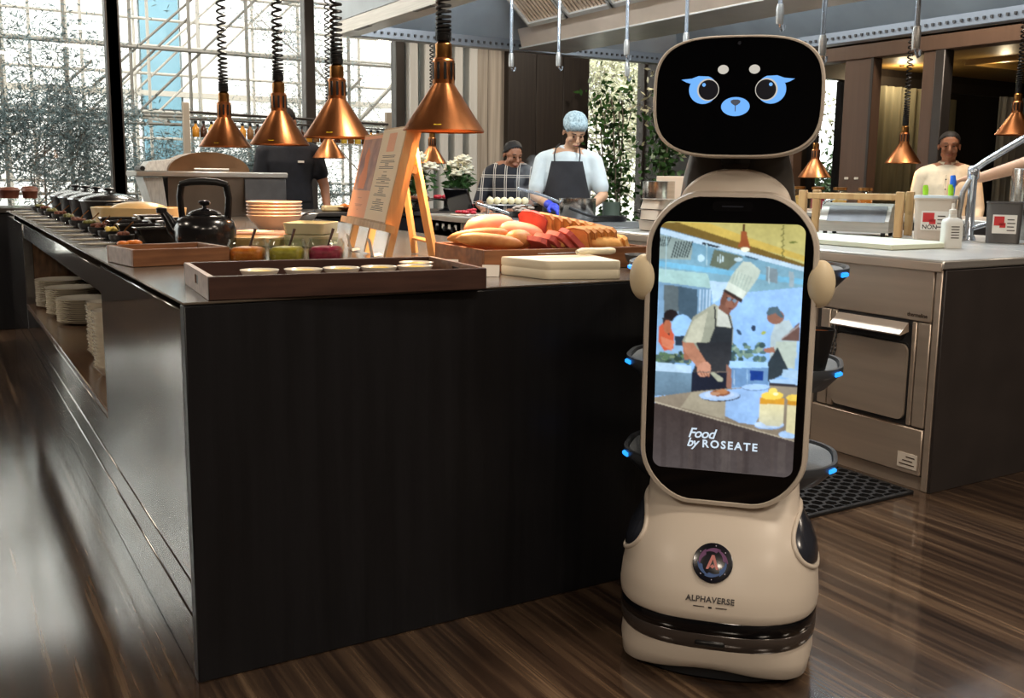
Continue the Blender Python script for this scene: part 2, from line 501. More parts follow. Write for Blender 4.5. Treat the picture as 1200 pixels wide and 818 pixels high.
# fluted fins
M['recess'] = mat('grey_green_recess', (112, 118, 116), .3)
e = empty('wall_back', (4.2, 7.5, 0), kind='structure')
b = MB(); b.box(-.36, .40, .02, .1, 0, 2.9); b.build('backing', M['pane'], e, smooth=0)
for i in range(5):
    x = -.33 + i*.175
    b = MB(); b.box(x, x+.10, -.14, .05, 0, 2.765, .012); b.build('fin', M['fin'], e)
    b = MB(); b.box(x+.10, x+.155, -.03, .05, 0, 2.765); b.build('recess', M['recess'], e, smooth=0)
for i in range(2):
    x = .43 + i*.21
    b = MB(); b.box(x, x+.205, -.06, .06, 0, 2.765, .004); b.build('panel', M['panel'], e)
b = MB(); b.box(.395, .425, -.1, .06, 0, 2.765, .004); b.build('panel_edge', M['frame_dark'], e)
e = empty('wall_pillar', (5.57, 7.5, 0), kind='structure')
for i in range(3):
    x = -.53 + i*.357
    b = MB(); b.box(x, x+.353, -.16, .1, 0, 2.765, .004); b.build('panel', M['pillar'], e)
window('window_3', 6.12, 7.0, 7.5, 0.6, 2.86, (), (), 0.03)

# side room on the right, seen past the brown partition posts
b = MB(); b.box(6.55, 12, -6, 5.06, 2.36, 2.46)
struct(b.build('ceiling_side', M['gold_ceil'], smooth=0))
b = MB()
b.box(6.55, 6.7, -6, 4.9, 2.24, 3.3, .006); struct(b.build('trim_2', M['frame_brown']))
e = empty('trim_3', (6.62, 3.84, 0), kind='structure')
b = MB(); b.box(-.06, .06, -.155, .155, 0, 2.24, .006); b.build('post', M['frame_brown'], e)
b = MB(); b.box(-.065, -.058, -.16, -.135, 0, 2.24); b.build('edge_strip', M['frame_dark'], e)
for dy in (-.05, .06):
    b = MB(); b.box(-.07, -.058, dy-.02, dy+.02, 1.20, 1.22, .002); b.build('switch_plate', M['white_print'], e)
e = empty('trim_4', (6.62, 3.09, 0), kind='structure')
b = MB(); b.box(-.06, .06, -.03, .09, 0, 2.24, .006); b.build('post', M['frame_brown'], e)
b = MB(); b.box(-.07, .05, -.12, -.03, 0, 2.24, .006); b.build('jamb', M['frame_dark'], e)
e = empty('trim_5', (6.62, 4.62, 0), kind='structure')
b = MB(); b.box(-.06, .06, -.06, .06, 0, 2.24, .006); b.build('post', M['frame_brown'], e)
# far wall of the side room (y = 4.9)
e = empty('wall_side', (9.5, 4.95, 0), kind='structure')
b = MB(); b.box(-1.85, -1.5, -.05, .05, 0, 2.36, .004); b.build('post', M['frame_brown'], e)
b = MB(); b.box(-1.5, 2.5, 0, .05, 0, 2.36); b.build('backing', M['pillar'], e, smooth=0)
b = MB(); b.box(-1.5, 2.5, -.04, 0, 2.17, 2.28); b.build('pelmet', M['frame_dark'], e, smooth=0)
b = MB(); b.box(-.32, -.06, -.03, 0, 0, 2.1); b.build('pale_panel', M['curtain'], e, smooth=0)
window('window_4', 6.75, 7.62, 4.95, 0.3, 2.2, (7.2,), (), 0.02)
def curtain(name, x0, x1, y, z0, z1, label, m):
    b = MB(); n = int((x1-x0)/.012)
    lo, hi = [], []
    for i in range(n+1):
        x = x0+(x1-x0)*i/n
        yy = y + .028*math.sin(i*.012/.115*2*PI) + .006*math.sin(i*.37)
        lo.append((x, yy, z0)); hi.append((x, yy*1.0, z1))
    lo += [(p[0], p[1]+.006, p[2]) for p in reversed(lo)]
    hi += [(p[0], p[1]+.006, p[2]) for p in reversed(hi)]
    b.loft([lo, hi]); o = b.build(name, m, smooth=70)
    return tag(o, label, 'curtain')
curtain('curtain', 8.02, 8.95, 4.82, 0.02, 2.17, 'grey-green pleated curtain behind the right-hand hanging copper lamp', M['curtain'])
curtain('curtain', 10.1, 11.6, 4.82, 0.02, 2.17, 'pale pleated curtain at the far right edge of the side room', M['fin'])
b = MB(); b.box(11.9, 12, -6, 4.9, 0, 2.4); struct(b.build('wall_far_right', M['pillar'], smooth=0))
for i, (x, y) in enumerate(((8.10, 4.62), (8.17, 4.56), (8.296, 3.606))):
    e = empty('downlight', (x, y, 2.36), label=('small downlight in the gold side ceiling, ' + ('left of a pair', 'right of a pair', 'single one')[i]), cat='light')
    b = MB(); b.lathe([(.018, -.008), (.028, -.008), (.031, 0), (.018, 0)], 16, caps=False); b.build('rim', M['brass'], e)
    b = MB(); b.lathe([(.0, -.005), (.019, -.005), (.019, -.001), (0, -.001)], 16); b.build('bulb', M['diff2'] if 'diff2' in M else M['diff'], e)
    ld = bpy.data.lights.new('downlight_glow', 'POINT'); ld.energy = 4; ld.color = (1, .8, .5); ld.shadow_soft_size = .04
    lo = bpy.data.objects.new('downlight_glow', ld); COL.objects.link(lo); lo.parent = e; lo.location = (0, 0, -.12)
b = MB()
b.box(8.2, 10.5, 3.9, 3.96, 2.31, 2.36); b.box(8.2, 8.26, 2.9, 3.9, 2.31, 2.36); b.box(8.2, 10.5, 2.84, 2.9, 2.31, 2.36)
struct(b.build('trim_6', M['gold_ceil'], smooth=0))

# ------------------------------------------------------------------ outside
b = MB(); b.box(-30, 45, 7.7, 60, -0.4, -0.3); struct(b.build('ground', mat('outside_paving', (150, 148, 140), .8, var=.2, scale=1), smooth=0))
fac = empty('white_building', (3, 18, -.3), label='white sheeted building rising behind the scaffolding outside the windows', cat='building')
b = MB(); b.box(-16, .12, 0, .6, 0, 26); b.box(.90, 15, 0, .6, 0, 26); b.box(.12, .90, .1, .6, 0, 26); b.build('facade', M['sheet'], fac, smooth=0)
for k in range(11):
    z0 = .3 + k*2.35
    b = MB(); b.box(.16, .86, -.03, .1, z0, z0+2.15, .01); b.build('glass_panel', M['blue_glass'], fac)
for k in range(11):
    z0 = .14 + k*2.35
    b = MB(); b.box(.12, .90, -.05, .1, z0, z0+.16); b.build('spandrel', M['frame_dark'] if k < 2 else M['scaf'], fac, smooth=0)
for k in range(8):
    b = MB(); b.box(-16, 15, -.04, 0, 2.9+k*3.1, 3.0+k*3.1); b.build('floor_line', M['scaf_white'], fac, smooth=0)

sc = empty('scaffolding', (0, 11, -.3), label='pale tube scaffolding with cross braces outside the big windows', cat='scaffolding')
b = MB(); b.tube([(0, 0, 0), (0, 0, 1)], 0.022, 6); tube_unit = b.build('standard', M['scaf'], sc, smooth=60)
first_tube = [True]
def sctube(nm, p, q, thick=1.0, m=None):
    p, q = Vector(p), Vector(q)
    d = q-p
    if first_tube[0]:
        o = tube_unit; first_tube[0] = False
    else:
        o = tube_unit.copy(); COL.objects.link(o); o.parent = sc
    o.name = nm
    o.location = p
    o.rotation_mode = 'QUATERNION'
    o.rotation_quaternion = d.to_track_quat('Z', 'Y')
    o.scale = (thick, thick, d.length)
    if m:
        o.material_slots[0].link = 'OBJECT'
        o.material_slots[0].material = m
    return o
rs = random.Random(3)
for (yy, sp, x0, x1, th, m) in ((0, 0.72, -4, 8, 1.0, None), (1.3, 0.72, -3.6, 8.5, 1.0, M['scaf_white']), (3.2, 0.9, -3, 10, 1.1, M['scaf_white'])):
    x = x0
    while x <= x1:
        xx = x + rs.uniform(-.07, .07)
        sctube('standard', (xx, yy, 0), (xx+rs.uniform(-.03, .03), yy, 8), th, m)
        x += sp
    for z in ((1.2, 2.05, 2.15, 3.0, 3.75, 4.6, 5.5) if yy < 3 else (1.6, 2.6, 3.4, 4.3, 5.2)):
        zz = z + yy*.12
        sctube('ledger', (x0-1, yy-.03, zz), (x1+1, yy-.03, zz+rs.uniform(-.04, .04)), th, m)
    if yy < 3:
        x = x0; k = 0
        while x < x1:
            z = .9 + (k % 3)*.6
            sctube('brace', (x, yy+.04, z), (x+1.9, yy+.04, z+1.9), .8, m)
            if k % 2:
                sctube('brace', (x+1.9, yy+.06, z+1.6), (x+3.6, yy+.06, z+3.2), .8, m)
            x += 1.15; k += 1
for x in np.arange(-3.5, 9, 1.9):
    for z in (2.1, 3.8, 5.5):
        sctube('transom', (x, 0, z), (x, 1.3, z+.1), 1.0, None)

# ------------------------------------------------------------------ trees outside
def leaf_mesh(name, pts, size, m, parent, rng, aspect=2.6, droop=0.0):
    vs_, fs = [], []
    for (p, s) in pts:
        d = Vector((rng.gauss(0, 1), rng.gauss(0, 1), rng.gauss(-droop, .8))).normalized()
        u = d.orthogonal().normalized()
        u.rotate(Matrix.Rotation(rng.uniform(0, 2*PI), 3, d))
        l = size*s*rng.uniform(.6, 1.3)
        w = l/aspect
        p = Vector(p)
        o = len(vs_)
        vs_ += [p, p+d*l*.5+u*w*.5, p+d*l, p+d*l*.5-u*w*.5]
        fs.append((o, o+1, o+2, o+3))
    me = bpy.data.meshes.new(name)
    me.from_pydata([tuple(v) for v in vs_], [], fs)
    me.materials.append(m)
    o = bpy.data.objects.new(name, me)
    COL.objects.link(o)
    o.parent = parent
    o['kind'] = 'stuff'
    return o

def tree(loc, h, spread, m, label, seed, leaves=5000, size=.10, levels=4, trunk=.05, aspect=5.0, name='tree', group=None, low=.25, nstem=1):
    rng = random.Random(seed)
    e = empty(name, loc, label=label, cat='tree' if name == 'tree' else 'plant', group=group)
    b = MB()
    tips = []
    def grow(p, d, l, r, lev):
        q = p
        pts = [p]; rr = [r]
        n = 4
        for i in range(n):
            d = (d + Vector((rng.gauss(0, .16), rng.gauss(0, .16), rng.gauss(.03, .1)))).normalized()
            q = q + d*l/n
            pts.append(q.copy()); rr.append(r*(1-.45*(i+1)/n))
            if lev <= 2:
                tips.append((q.copy(), 1.0))
            if lev > 0 and (lev < levels or i >= 1):
                for _ in range(rng.choice((1, 2)) if lev > 1 else 2):
                    a = Vector((rng.gauss(0, 1), rng.gauss(0, 1), rng.gauss(.25, .5))).normalized()
                    nd = (d*.55 + a*.8*spread).normalized()
                    grow(q.copy(), nd, l*rng.uniform(.5, .72), r*.5, lev-1)
        b.tube(pts, rr, 5, caps=False)
    for s in range(nstem):
        grow(Vector((rng.uniform(-.1, .1)*(nstem > 1), rng.uniform(-.1, .1)*(nstem > 1), 0)), Vector((rng.gauss(0, .1), rng.gauss(0, .1), 1)).normalized(), h*.55, trunk, levels)
    b.build('trunk', M['bark'], e, smooth=60)
    pts = []
    tips = [t for t in tips if t[0].z > h*low] or tips
    for i in range(leaves):
        t, s = rng.choice(tips)
        pts.append((t + Vector((rng.gauss(0, .1), rng.gauss(0, .1), rng.gauss(-.02, .09)))*h*.3, s))
    leaf_mesh('foliage', pts, size, m, e, rng, aspect)
    return e
G = 'trees outside the windows'
tree((0.5, 9.3, -.3), 2.7, 1.0, M['leaf_blue'], 'feathery grey-green tree outside the left window, left of the dark mullion', 11, 26000, .07, 4, .016, 6, group=G, low=.1, nstem=2)
tree((2.05, 9.6, -.3), 2.1, 1.0, M['leaf_blue'], 'low feathery grey-green tree behind the domed grill outside', 12, 17000, .065, 4, .014, 6, group=G, low=.05, nstem=2)
tree((-1.2, 9.4, -.3), 3.0, 1.0, M['leaf_blue'], 'feathery tree outside at the far left edge of the window', 13, 14000, .07, 4, .016, 6, group=G, low=.1, nstem=2)
tree((4.75, 9.6, -.3), 4.6, .9, M['leaf_blue'], 'bare-branched tree outside behind the third copper lamp', 14, 6000, .06, 4, .02, 6, group=G)
tree((3.35, 9.2, -.3), 1.7, 1.1, M['leaf_blue'], 'low shrub outside behind the man in the navy shirt', 15, 9000, .06, 3, .014, 6, group=G, low=.0, nstem=3)
tree((8.9, 10.0, -.3), 5.2, 1.0, M['leaf_pale'], 'pale sunlit tree outside the window behind the chef', 16, 15000, .10, 4, .035, 3, group=G, low=.15)
tree((10.6, 11.6, -.3), 6.0, 1.0, M['leaf_pale'], 'tall pale tree further back outside the window behind the chef', 17, 15000, .11, 4, .04, 3, group=G, low=.1)
tree((8.6, 6.9, -.3), 3.4, 1.0, M['leaf_pale'], 'pale leafy tree outside the window beside the right-hand posts', 18, 6000, .09, 4, .02, 3, group=G, low=.1, nstem=2)
tree((9.3, 6.9, -.3), 2.2, 1.0, M['leaf'], 'green shrub outside the window beside the right-hand posts', 19, 4000, .11, 3, .03, 3, group=G, low=.0, nstem=3)
# indoor climbing plants beside the pillar
def climber(loc, h, r, label, seed, n):
    rng = random.Random(seed)
    e = empty('indoor_plant', loc, label=label, cat='plant')
    b = MB(); b.lathe([(.0, 0), (.14, 0), (.18, .32), (.16, .32), (.15, .28), (0, .28)], 18); b.build('pot', M['frame_dark'], e)
    b = MB()
    pts = []
    for k in range(5):
        p = Vector((rng.uniform(-.05, .05), rng.uniform(-.05, .05), .28)); line = [p.copy()]
        for i in range(9):
            p = p + Vector((rng.gauss(0, .02), rng.gauss(0, .02), (h-.28)/9)); line.append(p.copy())
        b.tube(line, [.009]*len(line), 5)
        for q in line[1:]:
            for _ in range(n//45):
                pts.append((q + Vector((max(-.2, min(.2, rng.gauss(0, r))), max(-.2, min(.2, rng.gauss(0, r))), rng.gauss(0, h/14))), 1))
    b.build('stem', M['bark'], e, smooth=60)
    leaf_mesh('leaves', pts, .085, M['leaf_in'], e, rng, 1.8, .3)
    return e
climber((6.20, 6.9, 0), 2.05, .10, 'tall leafy green plant beside the dark pillar behind the chef', 31, 900)
climber((6.56, 6.5, 0), 1.9, .11, 'tall leafy green plant half hidden behind the robot head', 32, 900)

# ------------------------------------------------------------------ serving island (front face y=0, left face x=0)
IW, IL, IH = 1.62, 5.5, 0.9
isl = empty('serving_island', (0, 0, 0), label='long black serving island with a grey stone top and an open plate shelf', cat='counter')
b = MB(); b.box(0.0, IW, 0.0, .04, 0.0, .893, .003); b.build('front_panel', M['black_wood'], isl)
b = MB(); b.box(IW-.04, IW, .04, IL, 0.0, .893, .003); b.build('right_panel', M['black_wood'], isl)
b = MB(); b.box(0.04, IW-.04, IL-.04, IL, 0.0, .893, .003); b.build('end_panel', M['black_wood'], isl)
b = MB(); b.box(-.003, IW+.003, -.002, IL+.003, .894, IH, .002); b.build('worktop', M['stone_top'], isl)
b = MB(); b.box(0, .05, .04, 1.24, .24, .880, .003); b.build('side_panel', M['gloss_dark'], isl)
b = MB(); b.box(0, .05, 4.30, IL-.04, .24, .868, .003); b.build('side_panel', M['gloss_dark'], isl)
b = MB(); b.box(0.004, .05, 1.24, 4.30, .785, .868, .003); b.build('apron_rail', M['gloss_dark'], isl)
b = MB(); b.box(0, .05, .04, IL-.04, .158, .236, .003); b.build('lower_rail', M['gloss_dark'], isl)
b = MB(); b.box(0.001, .05, 1.24, 4.30, .24, .365, .003); b.build('shelf_edge', M['gloss_dark'], isl)
b = MB(); b.box(0, .05, .04, IL-.04, 0, .150, .003); b.build('plinth', M['gloss_dark'], isl)
b = MB(); b.box(0.0, .72, 1.24, 4.30, .366, .393, .003); b.build('shelf', M['shelf_wood'], isl)
b = MB(); b.box(.70, .73, 1.24, 4.30, .393, .868); b.build('shelf_back', M['shelf_wood'], isl, smooth=0)
b = MB(); b.box(.05, .70, 1.20, 1.24, .24, .868); b.build('divider', M['shelf_wood'], isl, smooth=0)
b = MB(); b.box(.05, .70, 4.30, 4.34, .24, .868); b.build('divider', M['shelf_wood'], isl, smooth=0)

# ------------------------------------------------------------------ steel cooking range (front face x=2.74)
rg = empty('cooking_range', (2.74, 0.08, 0), label='long stainless steel cooking range with oven door and dark end panel', cat='range')
D1, RL = .80, 4.45
b = MB(); b.box(.015, D1, 0, RL, .03, .862, .002); b.build('body', M['steel_dark'], rg)
b = MB(); b.box(-.02, D1+.02, -.015, RL+.02, .866, .90, .006); b.build('worktop', M['steel'], rg)
b = MB(); b.box(-.022, -.012, -.01, RL+.02, .855, .892, .004); b.build('top_lip', M['steel_h'], rg)
b = MB(); b.box(0.004, D1, -.014, 0.0, 0, .862, .002); b.build('end_panel', mat('dark_end_panel', (52, 46, 44), .5, var=.2, scale=6), rg)
b = MB(); b.box(0, .02, .0, .028, 0.0, .862, .003); b.build('corner_trim', M['steel_h'], rg)
b = MB(); b.box(0, .02, .034, .575, .659, .862, .004); cp = b.build('control_panel', M['steel_h'], rg)
text_mesh('maker_name', 'thermaline', .021, M['ink'], cp, (-.001, .142, .675), (R(90), 0, R(-90)), bold=.0004)
for (y0, y1) in ((.036, .092), (.098, .118), (.492, .52), (.526, .575)):
    b = MB(); b.box(.002, .02, y0, y1, .246, .654, .003); b.build('side_strip', M['steel_h'], rg)
od = empty('oven_door', (0, 0, 0)); od.parent = rg
b = MB(); b.prism_x(rrect(.362, .30, .03, 5, .304, .412), -.010, .012); dp = b.build('door_panel', M['steel_h'], od)
b = MB(); b.prism_x(rrect(.374, .312, .034, 5, .304, .412), -.001, .004); b.build('door_gasket', M['rubber'], od)
b = MB(); b.prism_y([(-.005, .648), (-.055, .606), (-.052, .600), (0.0, .612)], .13, .476); b.build('door_handle', M['steel_h'], od)
b = MB(); b.prism_x([(.14, .605), (.465, .605), (.447, .575), (.158, .575)], -.016, .0); b.build('handle_recess', M['rubber'], od)
ch = MB()
for i in range(9):
    z = .60-.018*i
    for yy in (.478, .496):
        ch.ell((-.012, yy+.003*math.sin(i*2), z), (.006, .006, .011), 8, 6)
ch.build('door_chain', M['steel_dark'], rg)
b = MB(); b.box(.0, .02, .036, .60, .055, .238, .004); dr = b.build('lower_drawer', M['steel_h'], rg)
b = MB(); b.box(-.002, .001, .05, .14, .075, .135); stk = b.build('rating_plate', M['white_print'], dr, smooth=0)
b = MB()
for i in range(3):
    b.box(-.003, -.002, .06+.01*(i % 2), .13-.015*i, .088+.015*i, .092+.015*i)
b.build('rating_print', M['ink'], dr, smooth=0)
b = MB(); b.box(.03, D1-.02, 0.0, RL, 0, .05); b.build('kick_plate', M['steel_dark'], rg, smooth=0)
b = MB(); b.box(.012, .03, 0, RL, 0, .05); b.build('kick_front', M['steel_h'], rg, smooth=0)
# front modules further along
y = .60
k = 0
while y < 4.0:
    w = .55
    b = MB(); b.box(.0, .02, y+.004, y+w-.004, .745, .858, .004); d = b.build('module_panel', M['steel_h'], rg)
    for j in range(3):
        kb = MB(); kb.xf((-.002, y+.12+.13*j, .80), ry=-PI/2); kb.lathe([(0, 0), (.020, 0), (.018, .02), (0, .02)], 12); kb.build('knob', M['black_plastic'], d)
    b = MB(); b.box(.0, .02, y+.004, y+w-.004, .09, .738, .004); d = b.build('module_door', M['steel_h'], rg)
    b = MB(); b.tube([(-.03, y+.08, .68), (-.03, y+w-.08, .68)], .008, 8); b.build('bar_handle', M['chrome'], d)
    y += w; k += 1
b = MB(); b.box(.0, .02, 3.92, RL-.01, .745, .858, .003); cp2 = b.build('touch_panel', M['glass_black'], rg)
for j in range(4):
    b = MB(); b.box(-.001, 0, 3.98+.1*j, 4.02+.1*j, .80, .835); b.build('touch_mark', M['lcd'] if 'lcd' in M else M['white_print'], cp2, smooth=0)
# second, deeper block beyond (back to back)
rb = empty('prep_station', (3.58, 0.08, 0), label='steel prep counter with dark sides behind the right end of the range', cat='counter')
b = MB(); b.box(0, .90, 0, 2.25, .0, .862, .003); b.build('body', M['frame_dark'], rb)
b = MB(); b.box(-.01, .92, -.015, 2.27, .866, .90, .006); b.build('worktop', M['steel'], rb)
b = MB(); b.box(.30, .88, .02, .36, .885, .902, .008); b.build('sink_rim', M['chrome'], rb)
# hob plates on the range
for i, yy in enumerate((2.5, 3.25, 3.95)):
    b = MB(); b.box(2.86, 3.46, yy-.30+.08, yy+.30+.08, .9003, .906, .003)
    tag(b.build('hob_plate', M['steel_dark']), ('dark steel hob plate on the range nearest the robot', 'dark steel hob plate under the big steel pot', 'dark steel hob plate at the far end of the range')[i], 'hob')

# ------------------------------------------------------------------ rubber mat
mt = MB()
mx0, mx1, my0, my1 = 1.95, 2.69, .10, 1.60
def honey(b, x0, x1, y0, y1, s, z0, z1, t):
    r_ = s/math.sqrt(3)
    ri = r_-t
    y = y0+s/2; row = 0
    while y < y1-s/4:
        x = x0+r_ + (row % 2)*1.5*r_*0
        xx = x; kx = 0
        while xx < x1-r_*.6:
            cy = y+(kx % 2)*s/2
            if cy < y1-s/3:
                o = [(xx+r_*math.cos(R(60*k)), cy+r_*math.sin(R(60*k))) for k in range(6)]
                i_ = [(xx+ri*math.cos(R(60*k)), cy+ri*math.sin(R(60*k))) for k in range(6)]
                vs_ = [(p[0], p[1], z1) for p in o]+[(p[0], p[1], z1) for p in i_]+[(p[0], p[1], z0) for p in i_]+[(p[0], p[1], z0) for p in o]
                fs = []
                for k in range(6):
                    j = (k+1) % 6
                    fs += [(k, j, 6+j, 6+k), (6+k, 6+j, 12+j, 12+k), (18+k, 18+j, j, k)]
                b.add(vs_, fs)
            xx += 1.5*r_; kx += 1
        y += s; row += 1
honey(mt, mx0, mx1, my0, my1, .052, .001, .014, .0065)
mt.box(mx0, mx1, my0-.004, my0+.012, .0005, .013, .002); mt.box(mx1-.012, mx1+.004, my0, my1, .0005, .013, .002)
tag(mt.build('rubber_mat', M['rubber'], smooth=0), 'black perforated rubber floor mat in front of the range', 'mat')

# ------------------------------------------------------------------ extraction hood
HZ = 2.15
hx0, hx1, hy0, hy1 = 2.08, 5.22, -.3, 4.66
hd = empty('extraction_hood', ((hx0+hx1)/2, (hy0+hy1)/2, HZ), label='large stainless steel extraction hood with slatted filters above the range', cat='hood')
cx, cy = (hx0+hx1)/2, (hy0+hy1)/2
def hb(name, m, x0, x1, y0, y1, z0, z1, bev=.004, parent=None):
    b = MB(); b.box(x0-cx, x1-cx, y0-cy, y1-cy, z0-HZ, z1-HZ, bev); return b.build(name, m, parent or hd)
M['hood_in'] = mat('hood_inner_steel', (150, 160, 168), .34, .5, var=.2, scale=2.5)
M['hood_cu'] = mat('hood_trough_steel', (196, 176, 160), .3, .7, var=.25, scale=2)
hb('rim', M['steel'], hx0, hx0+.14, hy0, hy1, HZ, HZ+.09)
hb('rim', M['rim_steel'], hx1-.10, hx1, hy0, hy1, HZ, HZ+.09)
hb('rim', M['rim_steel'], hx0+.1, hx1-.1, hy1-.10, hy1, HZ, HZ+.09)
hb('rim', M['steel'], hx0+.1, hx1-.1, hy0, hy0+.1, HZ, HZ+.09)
hb('top', M['hood_in'], hx0, hx1, hy0, hy1, HZ+.72, HZ+.75)
hb('wall', M['hood_in'], hx0, hx0+.02, hy0, hy1, HZ+.09, HZ+.72)
hb('wall', M['hood_in'], hx1-.02, hx1, hy0, hy1, HZ+.09, HZ+.72)
hb('wall', M['hood_in'], hx0, hx1, hy1-.02, hy1, HZ+.09, HZ+.72)
hb('wall', M['hood_in'], hx0, hx1, hy0, hy0+.02, HZ+.09, HZ+.72)
# sloping inner skins rising from the rims
for s, xa in ((1, hx0+.10), (-1, hx1-.10)):
    b = MB(); b.prism_y([(xa-cx, .08), (xa+s*.55-cx, .62), (xa+s*.55-cx, .66), (xa-s*.03-cx, .10)], hy0+.06-cy, hy1-.06-cy); b.build('inner_skin', M['hood_in'], hd)
b = MB(); b.prism_x([(hy1-.10-cy, .08), (hy1-.62-cy, .62), (hy1-.62-cy, .66), (hy1-.07-cy, .10)], hx0+.06-cx, hx1-.06-cx); b.build('inner_skin', M['hood_in'], hd)
# central trough and slanted filters
b = MB(); b.prism_y([(-.20, .0), (.20, .0), (.24, .13), (-.24, .13)], hy0+.1-cy, hy1-.28-cy); b.build('grease_trough', M['hood_cu'], hd)
b = MB(); b.box(-.215, .215, hy0+.1-cy, hy1-.26-cy, -.012, -.001, .003); b.build('trough_lip', M['steel'], hd)
slat_me = None
fy = hy1-.75
nfil = 0
M['slat'] = mat('baffle_slat_steel', (206, 180, 156), .3, .6)
while fy > hy0+.3:
    for s in (-1, 1):
        fl = empty('baffle_filter', (0, fy-cy, 0)); fl.parent = hd
        b = MB()
        p0 = Vector((s*.25, 0, .135)); p1 = Vector((s*.78, 0, .62))
        dn = (p1-p0).normalized(); nn = Vector((dn.z*s, 0, -dn.x*s))*-1
        for (ya, yb) in ((-.255, -.235), (.235, .255)):
            b.prism_y([(p0.x, p0.z), (p1.x, p1.z), (p1.x+.02*s, p1.z-.02), (p0.x+.02*s, p0.z-.02)], ya, yb)
        for (q0, q1) in ((p0, p0+dn*.03), (p1-dn*.03, p1)):
            b.prism_y([(q0.x, q0.z), (q1.x, q1.z), (q1.x+.02*s, q1.z-.02), (q0.x+.02*s, q0.z-.02)], -.255, .255)
        b.build('filter_frame', M['steel'], fl)
        b = MB(); b.prism_y([(p0.x, p0.z+.035), (p1.x, p1.z+.035), (p1.x, p1.z+.045), (p0.x, p0.z+.045)], -.255, .255); b.build('filter_back', M['frame_dark'], fl)
        if s < 0:
            slat_me = None
        for k in range(11):
            yk = -.22+.044*k
            if slat_me is None:
                b = MB(); b.prism_y([(p0.x+.012*s, p0.z), (p1.x+.012*s, p1.z), (p1.x-.0*s, p1.z+.012), (p0.x, p0.z+.012)], -.013, .013)
                so = b.build('slat', M['slat'], fl, smooth=0)
                slat_me = so
            else:
                so = slat_me.copy(); COL.objects.link(so); so.parent = fl
            so.location = (0, yk, 0)
        slat_me = None
    fy -= .53
# rivets along the far rim
b = MB()
for i in range(60):
    x = hx0+.05+i*.052
    b.box(x-cx-.008, x-cx+.008, hy1-.112-cy, hy1-.099-cy, .03, .046)
for i in range(80):
    y = hy1-.1-i*.052
    b.box(hx1-.112-cx, hx1-.099-cx, y-cy-.008, y-cy+.008, .03, .046)
b.build('rim_perforations', M['frame_dark'], hd, smooth=0)['kind'] = 'stuff'
hb('light_slot', M['frame_dark'], hx0-.001, hx0+.03, 3.1, 3.35, HZ-.002, HZ+.004, .001)
hb('light_slot', M['frame_dark'], hx0-.001, hx0+.03, 4.05, 4.3, HZ-.002, HZ+.004, .001)
# strip lamps added inside the hood to brighten the kitchen
for (x, y, rot) in ((hx0+.74, 2.4, 1), (hx1-.74, 2.2, -1)):
    b = MB(); b.box(x-.05-cx, x+.05-cx, y-1.9-cy, y+1.9-cy, .50, .53, .006); b.build('fill_housing', M['steel'], hd)
    ld = bpy.data.lights.new('hood_fill', 'AREA'); ld.shape = 'RECTANGLE'; ld.size = .08; ld.size_y = 3.6; ld.energy = 72; ld.color = (.84, .94, 1.0)
    lo = bpy.data.objects.new('hood_fill_glow', ld); COL.objects.link(lo); lo.parent = hd; lo.location = (x-cx, y-cy, .49)

# hanging hook rods below the hood
def rod(x, y, ztop, zbot, label):
    e = empty('hanging_hook_rod', (x, y, zbot), label=label, cat='hook', group='steel rods hanging from the hood')
    b = MB(); b.tube([(0, 0, .10), (0, 0, ztop-zbot)], .011, 8); b.build('rod', M['chrome'], e)
    b = MB(); b.lathe([(0, .03), (.016, .03), (.018, .05), (.018, .10), (.014, .12), (0, .12)], 10); b.build('collar', M['steel'], e)
    b = MB(); b.tube([(0, 0, .04), (.004, 0, .02), (.018, 0, .0), (.03, 0, .008), (.032, 0, .03)], .006, 6); b.build('hook', M['chrome'], e)
for (x, y, zt, zb, l) in ((3.0, 3.76, 2.655, 1.895, 'steel hook rod hanging in front of the dark pillar, leftmost of the rods'),
                          (3.25, 3.55, 2.42, 1.90, 'steel hook rod hanging above the chef with the hairnet'),
                          (3.25, 2.78, 2.42, 1.90, 'steel hook rod hanging left of the robot head, upper one of two'),
                          (3.6, 3.24, 2.137, 1.83, 'steel hook rod hanging left of the robot head, lower one of two'),
                          (3.25, 2.22, 2.42, 1.88, 'steel hook rod hanging just above the top left of the robot head'),
                          (3.0, 1.246, 2.655, 1.88, 'short steel hook rod hanging above the right of the robot head'),
                          (3.0, .973, 2.655, 1.71, 'steel hook rod hanging behind the right edge of the robot head'),
                          (3.0, .475, 2.655, 1.69, 'steel hook rod hanging above the copper lamp with the pleated curtain')):
    rod(x, y, zt, zb, l)

